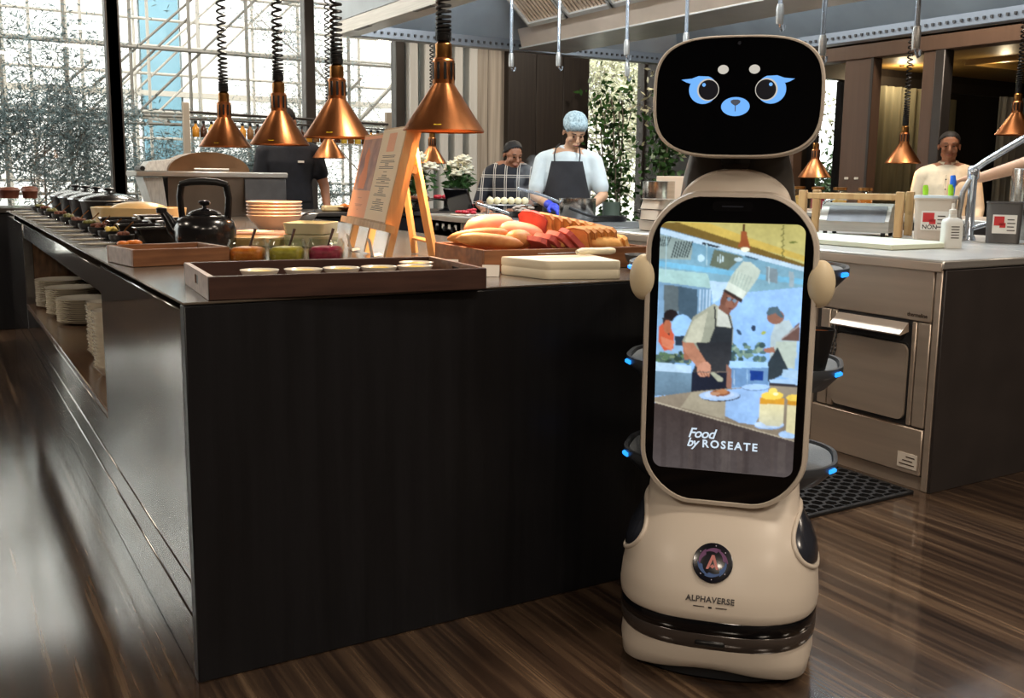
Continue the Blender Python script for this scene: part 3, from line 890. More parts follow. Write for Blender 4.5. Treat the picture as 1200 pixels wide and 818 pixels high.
# ------------------------------------------------------------------ copper heat lamps with coiled cords
def lamp_cord(b, z0, z1, turns, r0, tube, tight):
    pts = []
    n = turns*9
    for i in range(n+1):
        t = i/n
        a = t*turns*2*PI
        z = z0 + (z1-z0)*(t**tight)
        pts.append((r0*math.cos(a), r0*math.sin(a), z))
    b.tube(pts, tube, 5)
def make_lamp(name, label, loc, group, on=0.0, turns=44, zc=3.3, small=False):
    e = empty(name, loc, label=label, cat='lamp', group=group)
    b = MB(); b.lathe([(.135, 0), (.137, .004), (.036, .156), (.036, .160), (.033, .158), (.131, .004)], 40, caps=False); b.build('shade', M['copper'], e, smooth=50)
    b = MB(); b.lathe([(.034, .154), (.037, .158), (.037, .232), (.033, .236), (.033, .24), (.0, .24)], 24, caps=False); sk = b.build('socket_collar', M['copper'], e)
    b = MB()
    for k in range(10):
        a = 2*PI*k/10
        b.xf((.0365*math.cos(a), .0365*math.sin(a), .198), rz=a); b.box(-.002, .002, -.005, .005, -.028, .028, .0015)
    b.xf(); b.build('vent_slot', M['black_plastic'], sk)
    b = MB(); b.lathe([(0, .238), (.026, .238), (.028, .245), (.028, .285), (.022, .292), (.010, .296), (0, .296)], 20); b.build('cap', M['brass'], e)
    b = MB(); b.lathe([(.0, .045), (.022, .05), (.034, .07), (.036, .09), (.025, .13), (.018, .155), (0, .155)], 18); b.build('bulb', M['bulb_on'] if on else M['bulb_off'], e)
    b = MB(); lamp_cord(b, .30, zc-loc[2], turns, .022 if not small else .019, .0060, 1.95); b.build('coiled_cord', M['black_plastic'], e, smooth=60)
    b = MB(); b.lathe([(0, zc-loc[2]-.03), (.045, zc-loc[2]-.03), (.05, zc-loc[2]), (0, zc-loc[2])], 16); b.build('ceiling_rose', M['black_plastic'], e)
    if on:
        ld = bpy.data.lights.new('heat_lamp_glow', 'SPOT'); ld.energy = on; ld.color = (1, .56, .28); ld.spot_size = R(125); ld.spot_blend = .5; ld.shadow_soft_size = .03
        lo = bpy.data.objects.new('heat_lamp_glow', ld); COL.objects.link(lo); lo.parent = e; lo.location = (0, 0, .035)
    return e
M['bulb_on'] = emit_mat('glowing_heat_bulb', (255, 150, 70), 6.0)
M['bulb_off'] = mat('frosted_bulb', (230, 200, 160), .4)
LG = 'copper heat lamps over the island'
lamps = [
    make_lamp('heat_lamp', 'copper cone heat lamp hanging farthest left over the island', (.94, 3.3, 1.32), LG, 18, 42),
    make_lamp('heat_lamp', 'copper cone heat lamp second from the left over the island', (.97, 2.42, 1.315), LG, 30, 40),
    make_lamp('heat_lamp', 'copper cone heat lamp third from the left, behind the menu easel', (.99, 1.70, 1.33), LG, 34, 44),
    make_lamp('heat_lamp', 'largest and nearest copper cone heat lamp, right of the menu easel', (1.03, .80, 1.33), LG, 46, 44)]
for o in lamps:
    b = MB(); b.xf((-.0, 0, 0)); a = R(-125); b.xf((.122*math.cos(a), .122*math.sin(a), .022), rz=a+PI/2, rx=R(-48)); b.box(-.012, .012, -.001, .0015, -.008, .008); b.xf()
    b.build('yellow_sticker', M['yellow_sticker'], o, smooth=0)
LG2 = 'smaller copper lamps further back'
make_lamp('hanging_lamp', 'small copper lamp hanging behind the third heat lamp near the navy shirt', (2.41, 5.75, 1.31), LG2, 0, 50, small=True)
make_lamp('hanging_lamp', 'small copper lamp hanging between the two white flower vases', (3.56, 6.18, 1.29), LG2, 0, 50, 2.86, small=True)
make_lamp('hanging_lamp', 'copper lamp hanging just right of the robot head', (6.01, 3.77, 1.21), LG2, 10, 50, small=True)
make_lamp('hanging_lamp', 'copper lamp hanging in front of the grey-green curtain', (6.13, 2.97, 1.33), LG2, 10, 50, small=True)
make_lamp('hanging_lamp', 'copper lamp at the right edge above the curved faucet', (6.23, 2.10, 1.53), LG2, 10, 50, small=True)

# ------------------------------------------------------------------ the service robot
RBT = empty('service_robot', (1.20, -.448, 0), rz=R(-46.6), label='cream service robot with an animal face on its head screen and a tall display', cat='robot')
def eloop(w, d, z, cyy=0.0, e=2.8, n=64):
    return [(x, y, z) for x, y in superell(w, d, e, n, 0, cyy)]
# base skirt
b = MB(); b.loft([eloop(.38, .38, .002), eloop(.415, .41, .006), eloop(.42, .415, .040), eloop(.40, .40, .050)]); b.build('wheel_base', M['rubber'], RBT, 50)
b = MB()
loops = []
for (z, w, d) in ((.014, .440, .432), (.022, .462, .452), (.055, .476, .466), (.090, .472, .460)):
    l = []
    for (x, y, zz) in eloop(w, d, z, 0, 2.8, 96):
        a = math.degrees(math.atan2(-y, x)) - 90          # 0 = front
        lobe = math.exp(-((abs(a)-52)/14.0)**2)
        dip = math.exp(-(a/30.0)**2)
        k = 1 + .055*lobe*max(0, 1-(z-.014)/.08) - .02*dip*max(0, 1-(z-.014)/.08)
        zz2 = zz + (.020*dip - .004*lobe)*max(0, 1-(z-.014)/.05)
        l.append((x*k, y*k, max(.012, zz2)))
    loops.append(l)
b.loft(loops); b.build('lower_skirt', M['cream'], RBT, 60)
b = MB(); b.loft([eloop(.470, .458, .088), eloop(.484, .470, .098), eloop(.486, .472, .125), eloop(.480, .468, .128)]); lb = b.build('bumper', mat('smoky_bumper', (74, 66, 62), .2, .3, coat=.5), RBT, 50)
b = MB(); b.box(-.035, .035, -.240, -.228, .100, .114, .004); b.build('sensor', M['black_plastic'], lb)
b = MB(); b.loft([eloop(.478, .464, .126), eloop(.484, .470, .130), eloop(.486, .472, .158), eloop(.480, .466, .162)]); b.build('dark_band', M['smoke'], RBT, 50)
# body shell
prof = [(.160, .480, .466, 0), (.166, .488, .472, 0), (.185, .492, .474, 0), (.230, .484, .434, .001), (.275, .468, .390, .002), (.31, .446, .350, .003), (.345, .412, .294, .006), (.372, .388, .236, .012), (.392, .378, .196, .018), (.45, .370, .15, .03), (.50, .36, .12, .045)]
b = MB(); b.loft([eloop(w, d, z, c) for z, w, d, c in prof]); b.build('body_shell', M['cream'], RBT, 60)
def shell_pt(t, z, off=0.0):
    for i in range(len(prof)-1):
        if prof[i][0] <= z <= prof[i+1][0]:
            k_ = (z-prof[i][0])/(prof[i+1][0]-prof[i][0])
            w, d, c = [prof[i][j]+(prof[i+1][j]-prof[i][j])*k_ for j in (1, 2, 3)]
            break
    cc, ss = math.cos(t), math.sin(t)
    e_ = 2.8
    return ((w/2+off)*math.copysign(abs(cc)**(2/e_), cc), c+(d/2+off)*math.copysign(abs(ss)**(2/e_), ss), z)
for s in (-1, 1):
    rings = []
    for a_, of in ((0.02, .010), (.35, .0095), (.7, .007), (.9, .004), (1.0, -.002)):
        ring = []
        for k_ in range(40):
            an = 2*PI*k_/40
            t = R(14)+R(52)*a_*math.cos(an)
            p_ = shell_pt(t, .320+.066*a_*math.sin(an), of)
            ring.append((s*p_[0], p_[1], p_[2]))
        rings.append(ring)
    b = MB(); b.loft(rings); b.build('side_pod', M['pod'], RBT, 60)
    pts = []
    for k_ in range(49):
        an = 2*PI*k_/48
        p_ = shell_pt(R(14)+R(54)*math.cos(an), .320+.068*math.sin(an), .001)
        pts.append((s*p_[0], p_[1], p_[2]))
    b = MB(); b.tube(pts, .006, 8); b.build('pod_rim', M['cream'], RBT, 60)
# logo and lettering on the front of the base
tilt = math.atan2(.237-.141, .345-.185)
def fronty(z):
    for i in range(len(prof)-1):
        if prof[i][0] <= z <= prof[i+1][0]:
            t = (z-prof[i][0])/(prof[i+1][0]-prof[i][0])
            f0 = prof[i][3]-prof[i][2]/2; f1 = prof[i+1][3]-prof[i+1][2]/2
            return f0+(f1-f0)*t
    return -.2
lg = empty('round_logo', (-.004, fronty(.288)-.0025, .288), rx=R(90)-tilt); lg.parent = RBT
b = MB(); b.lathe([(0, -.003), (.047, -.003), (.047, .0012), (.045, .002), (0, .002)], 40); b.build('logo_disc', mat('logo_navy', (14, 14, 26), .25, coat=.4), lg)
lm = {'a': mat('logo_violet', (104, 54, 104), .4), 'b': mat('logo_blue', (50, 84, 140), .4), 'c': mat('logo_rose', (196, 120, 116), .4), 'd': mat('logo_star', (210, 200, 220), .4)}
for k in range(6):
    a0 = 2*PI*k/6
    outer = [(math.cos(a0+t)*(.036-.003*t), math.sin(a0+t)*(.036-.003*t)) for t in np.linspace(0, 1.25, 8)]
    inner = [(math.cos(a0+t+.25)*(.024+.006*t), math.sin(a0+t+.25)*(.024+.006*t)) for t in np.linspace(1.0, 0, 8)]
    b = MB(); b.prism(outer+inner, .0021, .0026); b.build('swirl', lm['a'] if k in (1, 2, 0) else lm['b'], lg, 0)
b = MB(); b.prism([(-.015, -.016), (-.009, -.016), (0, .007), (.009, -.016), (.015, -.016), (.003, .018), (-.003, .018)], .0027, .0034); b.prism([(-.006, -.009), (0, -.014), (.006, -.009), (0, -.004)], .0027, .0034); b.build('logo_letter', lm['c'], lg, 0)
b = MB()
for (x, y) in ((-.030, .024), (.028, .026), (.005, .040), (-.026, -.028), (.030, -.024), (.0, -.040), (-.040, .002)):
    b.prism([(x-.0016, y), (x, y-.0016), (x+.0016, y), (x, y+.0016)], .0027, .003)
b.build('logo_star', lm['d'], lg, 0)['kind'] = 'stuff'
M['letter'] = mat('charcoal_lettering', (52, 46, 44), .5)
text_mesh('lettering', 'ALPHAVERSE', .0185, M['letter'], RBT, (-.004, fronty(.208)-.0018, .206), (R(90)-tilt, 0, 0), bold=.0005, spacing=1.08, align='CENTER', extrude=.0008)
b = MB(); zz = .196
yy = fronty(zz)-.0008
for (x0, x1) in ((-.042, -.016), (.010, .036)):
    b.box(x0, x1, yy-.0008, yy+.002, zz-.0006, zz+.0006)
b.box(-.007, .001, yy-.0008, yy+.002, zz-.003, zz+.001); b.build('lettering_rule', M['letter'], RBT, 0)

# screen column
def sloop(w, h, r, y, cz=.778, bulge=.016, n=12):
    out = []
    for (x, z) in rrect(w, h, r, n, 0, 0):
        k = max(0, 1-(2*x/w)**2)
        out.append((x, y, cz+z+(bulge*k if z > 0 else -bulge*k)*min(1, abs(z)/(h/2))**6))
    return out
W_, H_ = .402, .735
b = MB(); b.loft([sloop(W_-.06, H_-.06, .10, .035), sloop(W_-.01, H_-.01, .12, .012), sloop(W_, H_, .125, -.03), sloop(W_, H_, .125, -.088), sloop(W_-.008, H_-.008, .121, -.100), sloop(W_-.026, H_-.026, .112, -.102), sloop(W_-.030, H_-.030, .110, -.094)], caps=True)
b.build('screen_frame', M['cream'], RBT, 50)
b = MB(); b.loft([sloop(W_-.029, H_-.029, .111, -.090), sloop(W_-.029, H_-.029, .111, -.0985)]); sg = b.build('screen_glass', M['glass_black'], RBT, 50)
b = MB(); b.loft([[(x, y_, z) for x, z in rrect(.094, .022, .0105, 6, 0, 1.124)] for y_ in (-.0975, -.1005)]); b.build('camera_slot', M['smoke'], sg)
b = MB(); b.loft([[(x, y_, z) for x, z in rrect(.05, .004, .0018, 3, 0, 1.124)] for y_ in (-.1, -.1012)]); b.build('camera_line', M['pod'], sg)

# the picture on the tall display (a flat image, one colour per point of a fine grid)
PW, PH = .334, .600
def display_picture():
    NU, NV = 190, 340
    u = (np.arange(NU)+.5)/NU
    v = (np.arange(NV)+.5)/NV
    U, V = np.meshgrid(u, v)
    img = np.zeros((NV, NU, 3))
    def lin(c):
        c = np.array(c, float)/255
        return np.where(c <= .04045, c/12.92, ((c+.055)/1.055)**2.4)
    def uv(x, y):
        for _ in range(3):
            vv = 0.5
            uu = .5
        uu, vv = .5, .5
        for _ in range(6):
            uu = (x-(771-12*vv))/(171-4*vv)
            vv = (y-(258+7*uu))/(290+10*uu)
        return uu, vv
    def inside(poly):
        P = [uv(*p) for p in poly]
        ins = np.zeros(U.shape, bool)
        j = len(P)-1
        for i in range(len(P)):
            xi, yi = P[i]; xj, yj = P[j]
            c = ((yi > V) != (yj > V)) & (U < (xj-xi)*(V-yi)/((yj-yi) if abs(yj-yi) > 1e-9 else 1e-9)+xi)
            ins ^= c
            j = i
        return ins
    def poly(pts, c, c2=None, a=1.0):
        m_ = inside(pts)
        col = lin(c)
        if c2 is not None:
            ys = [uv(*p)[1] for p in pts]
            t = np.clip((V-min(ys))/(max(ys)-min(ys)+1e-6), 0, 1)[..., None]
            cc = col*(1-t)+lin(c2)*t
            img[m_] = img[m_]*(1-a)+cc[m_]*a
        else:
            img[m_] = img[m_]*(1-a)+col*a
    def ell(x, y, rx, ry, c, a=1.0, rot=0.0):
        pts = []
        for k in range(28):
            t = 2*PI*k/28
            dx, dy = rx*math.cos(t), ry*math.sin(t)
            pts.append((x+dx*math.cos(rot)-dy*math.sin(rot), y+dx*math.sin(rot)+dy*math.cos(rot)))
        poly(pts, c, None, a)
    def line(x0, y0, x1, y1, w, c, a=1.0):
        d = math.hypot(x1-x0, y1-y0); nx, ny = -(y1-y0)/d*w/2, (x1-x0)/d*w/2
        poly([(x0+nx, y0+ny), (x1+nx, y1+ny), (x1-nx, y1-ny), (x0-nx, y0-ny)], c, None, a)
    A = lambda X, Y: (755+.22*X, 240+.22*Y)
    B_ = lambda X, Y: (755+.22*X, 400+.22*Y)
    PA = lambda *q: [A(*p) for p in q]
    PB = lambda *q: [B_(*p) for p in q]
    img[:] = lin((150, 196, 246))
    # ceiling
    poly(PA((60, 60), (900, 90), (900, 380), (60, 120)), (188, 178, 108), (206, 200, 132))
    poly(PA((60, 90), (250, 92), (480, 190), (840, 320), (860, 350), (60, 120)), (120, 98, 48))
    poly(PA((170, 92), (330, 95), (560, 180), (850, 280), (850, 310), (540, 215)), (206, 180, 92))
    ell(*A(780, 205), 5, 1, (110, 120, 60))
    # hood
    poly(PA((40, 105), (850, 345), (850, 470), (40, 450)), (104, 150, 178), (140, 186, 206))
    poly(PA((40, 110), (850, 340), (850, 362), (40, 140)), (196, 224, 246))
    poly(PA((300, 195), (400, 222), (380, 228), (300, 208)), (30, 40, 50)); poly(PA((530, 268), (600, 288), (590, 294), (530, 278)), (60, 90, 110))
    poly(PA((60, 150), (250, 195), (240, 290), (60, 280)), (150, 170, 168))
    for k in range(5):
        line(*A(75+14*k, 165), *A(68+10*k, 215), 1.3, (50, 62, 66))
    for k in range(7):
        line(*A(160+15*k, 190), *A(134+14*k, 275), 1.5, (40, 52, 56))
    poly(PA((365, 235), (520, 275), (440, 345), (340, 320)), (104, 116, 100))
    ell(*A(294, 280), 4.2, 4.2, (190, 226, 244)); line(*A(385, 270), *A(385, 300), 1.4, (206, 232, 240)); line(*A(398, 262), *A(398, 306), 1.4, (206, 232, 240)); line(*A(411, 270), *A(411, 300), 1.4, (206, 232, 240))
    ell(*A(495, 290), 5, 2.4, (196, 222, 232))
    poly(PA((60, 290), (440, 345), (850, 400), (850, 430), (440, 372), (60, 318)), (122, 190, 226))
    poly(PA((60, 330), (330, 362), (350, 440), (60, 400)), (168, 206, 206))
    poly(PA((640, 330), (700, 345), (700, 420), (640, 405)), (132, 150, 160)); poly(PA((760, 355), (785, 360), (785, 440), (760, 436)), (160, 180, 190))
    line(*A(110, 150), *A(100, 370), 1.2, (180, 214, 224)); line(*A(325, 205), *A(325, 320), 1.2, (170, 206, 220)); line(*A(655, 330), *A(655, 420), 1.1, (190, 216, 226))
    # back wall and shelving
    poly(PA((60, 400), (350, 440), (350, 818), (50, 818)), (120, 158, 190), (150, 190, 228))
    poly(PA((90, 415), (170, 425), (170, 560), (90, 560)), (98, 112, 118)); poly(PA((170, 425), (275, 445), (270, 640), (170, 600)), (74, 98, 116))
    for k in range(4):
        line(*A(290+18*k, 445), *A(285+18*k, 560), 1.6, (190, 220, 246))
    poly(PA((340, 400), (445, 410), (430, 470), (360, 520)), (190, 222, 248))
    poly(PA((450, 470), (840, 440), (830, 818), (450, 818)), (160, 204, 255), (148, 196, 250))
    # lamp with cords
    line(*A(524, 100), *A(524, 150), 2.6, (80, 50, 30)); poly(PA((510, 145), (538, 145), (545, 185), (560, 232), (490, 226), (508, 185)), (150, 82, 48)); ell(*A(530, 238), 5, 2.6, (250, 250, 220))
    for k in range(12):
        line(*A(732+6*math.sin(k*3), 112+15*k), *A(724+6*math.sin(k*3+2), 126+15*k), 1.1, (96, 96, 50))
    # people behind
    poly(PA((60, 640), (110, 600), (150, 650), (140, 760), (90, 770), (60, 720)), (206, 96, 66)); ell(*A(128, 580), 9, 7, (36, 30, 32)); poly(PA((80, 590), (125, 600), (120, 690), (90, 650)), (52, 44, 46)); ell(*A(110, 640), 5, 8, (184, 110, 80))
    ell(*A(190, 640), 13, 14, (158, 206, 255))
    poly(PA((150, 690), (240, 690), (240, 750), (150, 740)), (40, 56, 74)); poly(PA((70, 690), (150, 720), (130, 770), (80, 740)), (214, 130, 100))
    poly(PA((690, 620), (760, 612), (800, 700), (800, 818), (660, 818), (665, 700)), (186, 206, 214)); ell(*A(690, 596), 10, 8.5, (150, 108, 92)); poly(PA((642, 575), (655, 545), (700, 540), (735, 600), (715, 600), (690, 575), (650, 590)), (84, 108, 122))
    poly(PA((720, 720), (815, 622), (815, 726)), (110, 84, 78)); line(*A(720, 715), *A(815, 640), 1.4, (170, 160, 160))
    poly(PA((600, 770), (680, 755), (690, 785), (620, 790)), (170, 120, 100)); ell(*A(612, 775), 3.6, 3.6, (30, 80, 210))
    ell(*A(574, 655), 2.6, 3.8, (50, 66, 90)); ell(*A(497, 675), 2, 4, (60, 84, 110), 1, -.6); ell(*A(627, 680), 3, 2, (176, 190, 90), 1, -.5)
    # counters with pots and greens (middle)
    poly(PB((40, 60), (240, 60), (240, 110), (40, 105)), (84, 108, 96)); rr = random.Random(2)
    for k in range(34):
        ell(*B_(rr.uniform(45, 230), rr.uniform(55, 115)), rr.uniform(2, 4), rr.uniform(1.6, 3), rr.choice([(96, 126, 96), (54, 74, 66), (130, 150, 120), (70, 96, 110)]))
    for k in range(40):
        ell(*B_(rr.uniform(455, 640), rr.uniform(10, 100)), rr.uniform(2, 4.5), rr.uniform(2, 4), rr.choice([(120, 150, 136), (60, 86, 90), (150, 176, 160), (84, 116, 120)]))
    poly(PB((40, 100), (240, 125), (235, 165), (36, 150)), (190, 222, 248)); poly(PB((36, 150), (240, 165), (235, 280), (30, 285)), (120, 152, 176), (96, 122, 142))
    poly(PB((440, 100), (650, 110), (650, 150), (440, 150)), (166, 210, 250)); poly(PB((440, 140), (660, 140), (650, 240), (440, 245)), (110, 150, 196)); poly(PB((555, 155), (625, 160), (622, 210), (555, 208)), (24, 60, 140))
    line(*B_(470, 150), *B_(470, 235), 1.2, (170, 200, 230)); line(*B_(540, 150), *B_(540, 235), 1.2, (150, 190, 226))
    # second cook lower body
    poly(PB((690, 0), (800, 0), (790, 150), (680, 130)), (190, 206, 196)); poly(PB((650, 110), (700, 30), (760, 160), (650, 220)), (50, 62, 70)); poly(PB((730, 150), (805, 155), (805, 210), (720, 190)), (176, 210, 240)); poly(PB((655, 215), (805, 205), (800, 330), (655, 280)), (56, 54, 60)); poly(PB((655, 205), (805, 200), (805, 235), (660, 220)), (170, 206, 244))
    # the chef in the picture
    poly(PA((190, 720), (250, 590), (365, 520), (455, 585), (468, 660), (455, 818), (230, 818)), (172, 176, 158), (150, 156, 140))
    poly(PA((250, 610), (330, 560), (300, 700), (270, 780), (205, 715)), (198, 200, 180))
    poly(PB((240, 0), (455, 0), (450, 80), (235, 80), (230, 30)), (150, 156, 140))
    poly(PA((385, 530), (450, 585), (455, 650), (380, 640)), (206, 212, 204))
    poly(PA((370, 640), (465, 652), (455, 830), (262, 830), (330, 745)), (46, 52, 58)); line(*A(368, 535), *A(372, 645), 1.8, (40, 44, 50)); line(*A(440, 575), *A(462, 655), 1.8, (40, 44, 50))
    poly(PB((265, 0), (455, 0), (440, 165), (240, 165), (290, 60)), (44, 48, 54), (56, 58, 62)); poly(PB((240, 160), (440, 165), (432, 262), (236, 272)), (30, 36, 52))
    poly(PB((430, 120), (458, 150), (455, 250), (430, 255)), (150, 110, 96))
    ell(*A(447, 505), 10.5, 12.5, (144, 100, 84), 1, .35); poly(PA((415, 455), (440, 470), (420, 540), (395, 520)), (120, 82, 68)); poly(PA((400, 520), (455, 560), (440, 585), (385, 545)), (132, 92, 78))
    line(*A(430, 490), *A(480, 508), 1.5, (40, 30, 34)); ell(*A(445, 498), 2.6, 2.2, (120, 140, 160)); ell(*A(474, 507), 2.4, 2.2, (120, 140, 160)); line(*A(440, 545), *A(462, 552), 1.2, (104, 56, 50)); line(*A(465, 510), *A(470, 530), 1.2, (112, 76, 64))
    poly(PA((412, 455), (425, 440), (520, 495), (510, 520)), (60, 48, 46))
    poly(PA((425, 445), (460, 370), (520, 300), (560, 305), (612, 350), (600, 385), (518, 500)), (206, 220, 208), (176, 194, 184))
    for k in range(6):
        line(*A(480+17*k, 345+8*k), *A(455+14*k, 430+9*k), 1.0, (164, 184, 176))
    poly(PA((425, 445), (440, 405), (535, 460), (518, 500)), (216, 228, 218))
    poly(PA((190, 720), (245, 740), (300, 818), (200, 818)), (166, 112, 88))
    poly(PB((190, 0), (250, 0), (300, 70), (345, 150), (335, 185), (290, 165), (262, 120), (210, 60)), (176, 122, 98), (190, 138, 112)); ell(*B_(308, 145), 8, 9.5, (204, 150, 126), 1, .5)
    for k in range(3):
        line(*B_(285+16*k, 150+4*k), *B_(300+16*k, 182+2*k), 1.2, (150, 100, 80))
    poly(PB((340, 165), (360, 160), (412, 195), (405, 215), (380, 210)), (176, 180, 160)); line(*B_(270, 160), *B_(435, 160), 1.0, (120, 110, 104))
    # table
    poly(PB((30, 292), (280, 262), (640, 236), (805, 250), (795, 548), (28, 318)), (150, 140, 124), (132, 120, 104))
    poly(PB((240, 268), (430, 255), (420, 420), (180, 350)), (168, 160, 140)); poly(PB((430, 258), (655, 236), (640, 330), (580, 450), (500, 440), (420, 400)), (158, 196, 244), (150, 190, 240))
    line(*B_(28, 316), *B_(795, 548), 1.6, (190, 180, 160))
    ell(*B_(395, 292), 24, 6.5, (60, 60, 70)); ell(*B_(390, 288), 24, 6.2, (176, 206, 246)); ell(*B_(390, 285), 18, 4.2, (196, 218, 250)); ell(*B_(395, 275), 12, 4, (150, 96, 66)); ell(*B_(405, 268), 7, 3, (190, 130, 90)); ell(*B_(368, 278), 6, 2.2, (196, 150, 120))
    ell(*B_(585, 248), 16, 4, (120, 150, 190)); ell(*B_(585, 244), 16, 3.6, (170, 206, 250))
    # jars
    ell(*B_(655, 455), 17, 5, (140, 176, 224)); ell(*B_(655, 450), 17, 4.6, (190, 214, 244))
    poly(PB((605, 330), (735, 340), (730, 440), (710, 460), (640, 455), (600, 430)), (232, 224, 176), (206, 206, 180)); poly(PB((608, 300), (735, 308), (735, 345), (605, 335)), (214, 156, 50)); ell(*B_(672, 292), 13, 5, (240, 210, 90)); ell(*B_(676, 268), 5, 4, (246, 222, 110)); ell(*B_(690, 283), 3, 2, (255, 244, 190))
    ell(*B_(765, 505), 13, 5, (170, 204, 244)); poly(PB((750, 345), (806, 350), (800, 510), (742, 490)), (222, 214, 170)); poly(PB((752, 310), (806, 314), (806, 350), (748, 342)), (208, 148, 46)); ell(*B_(785, 305), 9, 4, (236, 204, 90))
    # counter front
    poly(PB((20, 318), (795, 548), (790, 790), (0, 790)), (66, 56, 54), (82, 76, 76))
    for k in range(16):
        x = rr.uniform(30, 770); line(*B_(x, 330+.3*x), *B_(x-6, 720), rr.uniform(2, 7), rr.choice([(84, 74, 70), (54, 46, 46), (96, 88, 84)]), .35)
    # photographic unevenness
    rg_ = np.random.RandomState(4)
    for (ny, nx, amp) in ((14, 8, .06), (44, 25, .05), (120, 68, .05)):
        g_ = rg_.randn(ny, nx)
        iy = np.linspace(0, ny-1.001, NV); ix = np.linspace(0, nx-1.001, NU)
        y0_, x0_ = iy.astype(int), ix.astype(int); fy_, fx_ = (iy-y0_)[:, None], (ix-x0_)[None, :]
        gg = g_[y0_][:, x0_]*(1-fy_)*(1-fx_)+g_[y0_+1][:, x0_]*fy_*(1-fx_)+g_[y0_][:, x0_+1]*(1-fy_)*fx_+g_[y0_+1][:, x0_+1]*fy_*fx_
        img *= np.clip(1+amp*gg, .5, 1.6)[..., None]
    # soften
    for _ in range(2):
        p = np.pad(img, ((1, 1), (1, 1), (0, 0)), mode='edge')
        img2 = (p[1:-1, 1:-1]*4+p[:-2, 1:-1]+p[2:, 1:-1]+p[1:-1, :-2]+p[1:-1, 2:])/8
        img = img2 if _ == 0 else img*.5+img2*.5
    return img
IMG = display_picture()
NV, NU = IMG.shape[:2]
xs = (np.arange(NU)/(NU-1)-.5)*PW
zs = .786+(.5-np.arange(NV)/(NV-1))*PH
# rounded corners of the lit area
XX, ZZ = np.meshgrid(xs, zs)
rad = .022
qx = np.maximum(np.abs(XX)-(PW/2-rad), 0); qz = np.maximum(np.abs(ZZ-.786)-(PH/2-rad), 0)
dd = np.sqrt(qx**2+qz**2); sc_ = np.where(dd > rad, rad/np.maximum(dd, 1e-9), 1.0)
XX = np.where(dd > rad, np.sign(XX)*((PW/2-rad)+qx*sc_), XX)
ZZ = np.where(dd > rad, .786+np.sign(ZZ-.786)*((PH/2-rad)+qz*sc_), ZZ)
verts = np.stack([XX.ravel(), np.full(NU*NV, -.0992), ZZ.ravel()], 1)
i0 = (np.arange(NV-1)[:, None]*NU+np.arange(NU-1)[None, :]).ravel()
faces = np.stack([i0, i0+NU, i0+NU+1, i0+1], 1)
me = bpy.data.meshes.new('display_picture')
me.from_pydata(verts.tolist(), [], faces.tolist())
ca = me.color_attributes.new('picture', 'FLOAT_COLOR', 'POINT')
ca.data.foreach_set('color', np.concatenate([IMG.reshape(-1, 3), np.ones((NU*NV, 1))], 1).astype(np.float32).ravel())
mm = bpy.data.materials.new('lit_display'); mm.use_nodes = True
nt = mm.node_tree; pb = nt.nodes['Principled BSDF']
at_ = nt.nodes.new('ShaderNodeAttribute'); at_.attribute_name = 'picture'
pb.inputs['Base Color'].default_value = (.01, .01, .012, 1); pb.inputs['Roughness'].default_value = .06
nt.links.new(at_.outputs['Color'], pb.inputs['Emission Color']); pb.inputs['Emission Strength'].default_value = 1.0
me.materials.append(mm)
disp = bpy.data.objects.new('display_picture', me); COL.objects.link(disp); disp.parent = sg
M['lcd_white'] = emit_mat('display_lettering', (206, 222, 236), 1.0)
def on_disp(px, py):
    uu, vv = .5, .5
    for _ in range(8):
        uu = (px-(771-12*vv))/(171-4*vv); vv = (py-(258+7*uu))/(290+10*uu)
    return ((uu-.5)*PW, -.1, .786+(.5-vv)*PH)
text_mesh('display_lettering', 'Food', .0335, M['lcd_white'], sg, (-.0835, -.0998, .5665), (R(90), 0, 0), shear=.3, bold=.0005, spacing=.90, extrude=.0001)
text_mesh('display_lettering', 'by', .030, M['lcd_white'], sg, (-.0855, -.0998, .544), (R(90), 0, 0), shear=.3, bold=.0005, spacing=.90, extrude=.0001)
text_mesh('display_lettering', 'ROSEATE', .0265, M['lcd_white'], sg, (-.0485, -.0998, .544), (R(90), 0, 0), bold=.0007, spacing=1.27, extrude=.0001)

# side knobs ("ears"), collar, neck
for s in (-1, 1):
    b = MB(); b.ell((s*.206, -.082, .95), (.034, .032, .056), 24, 16); b.build('side_knob', M['cream2'], RBT, 80)
b = MB()
lp = []
for (sc2, y_) in ((.86, .05), (.97, .03), (1.0, -.02), (.985, -.045), (.93, -.056)):
    lp.append([(.132*sc2*math.cos(t), y_, 1.125+.088*sc2*math.sin(t)) for t in np.linspace(-.25, PI+.25, 36)])
b.loft(lp); b.build('collar', M['cream'], RBT, 60)
b = MB(); b.loft([eloop(.29, .13, 1.02, .055, 3), eloop(.285, .13, 1.12, .055, 3), eloop(.262, .12, 1.20, .05, 3), eloop(.225, .10, 1.27, .045, 3)]); b.build('neck', M['neck'], RBT, 60)
b = MB(); b.xf((-.002, -.012, 1.232), rx=R(90)); b.lathe([(0, 0), (.030, 0), (.034, .01), (.034, .03), (.026, .036), (0, .036)], 24); b.build('neck_joint', M['smoke'], RBT)
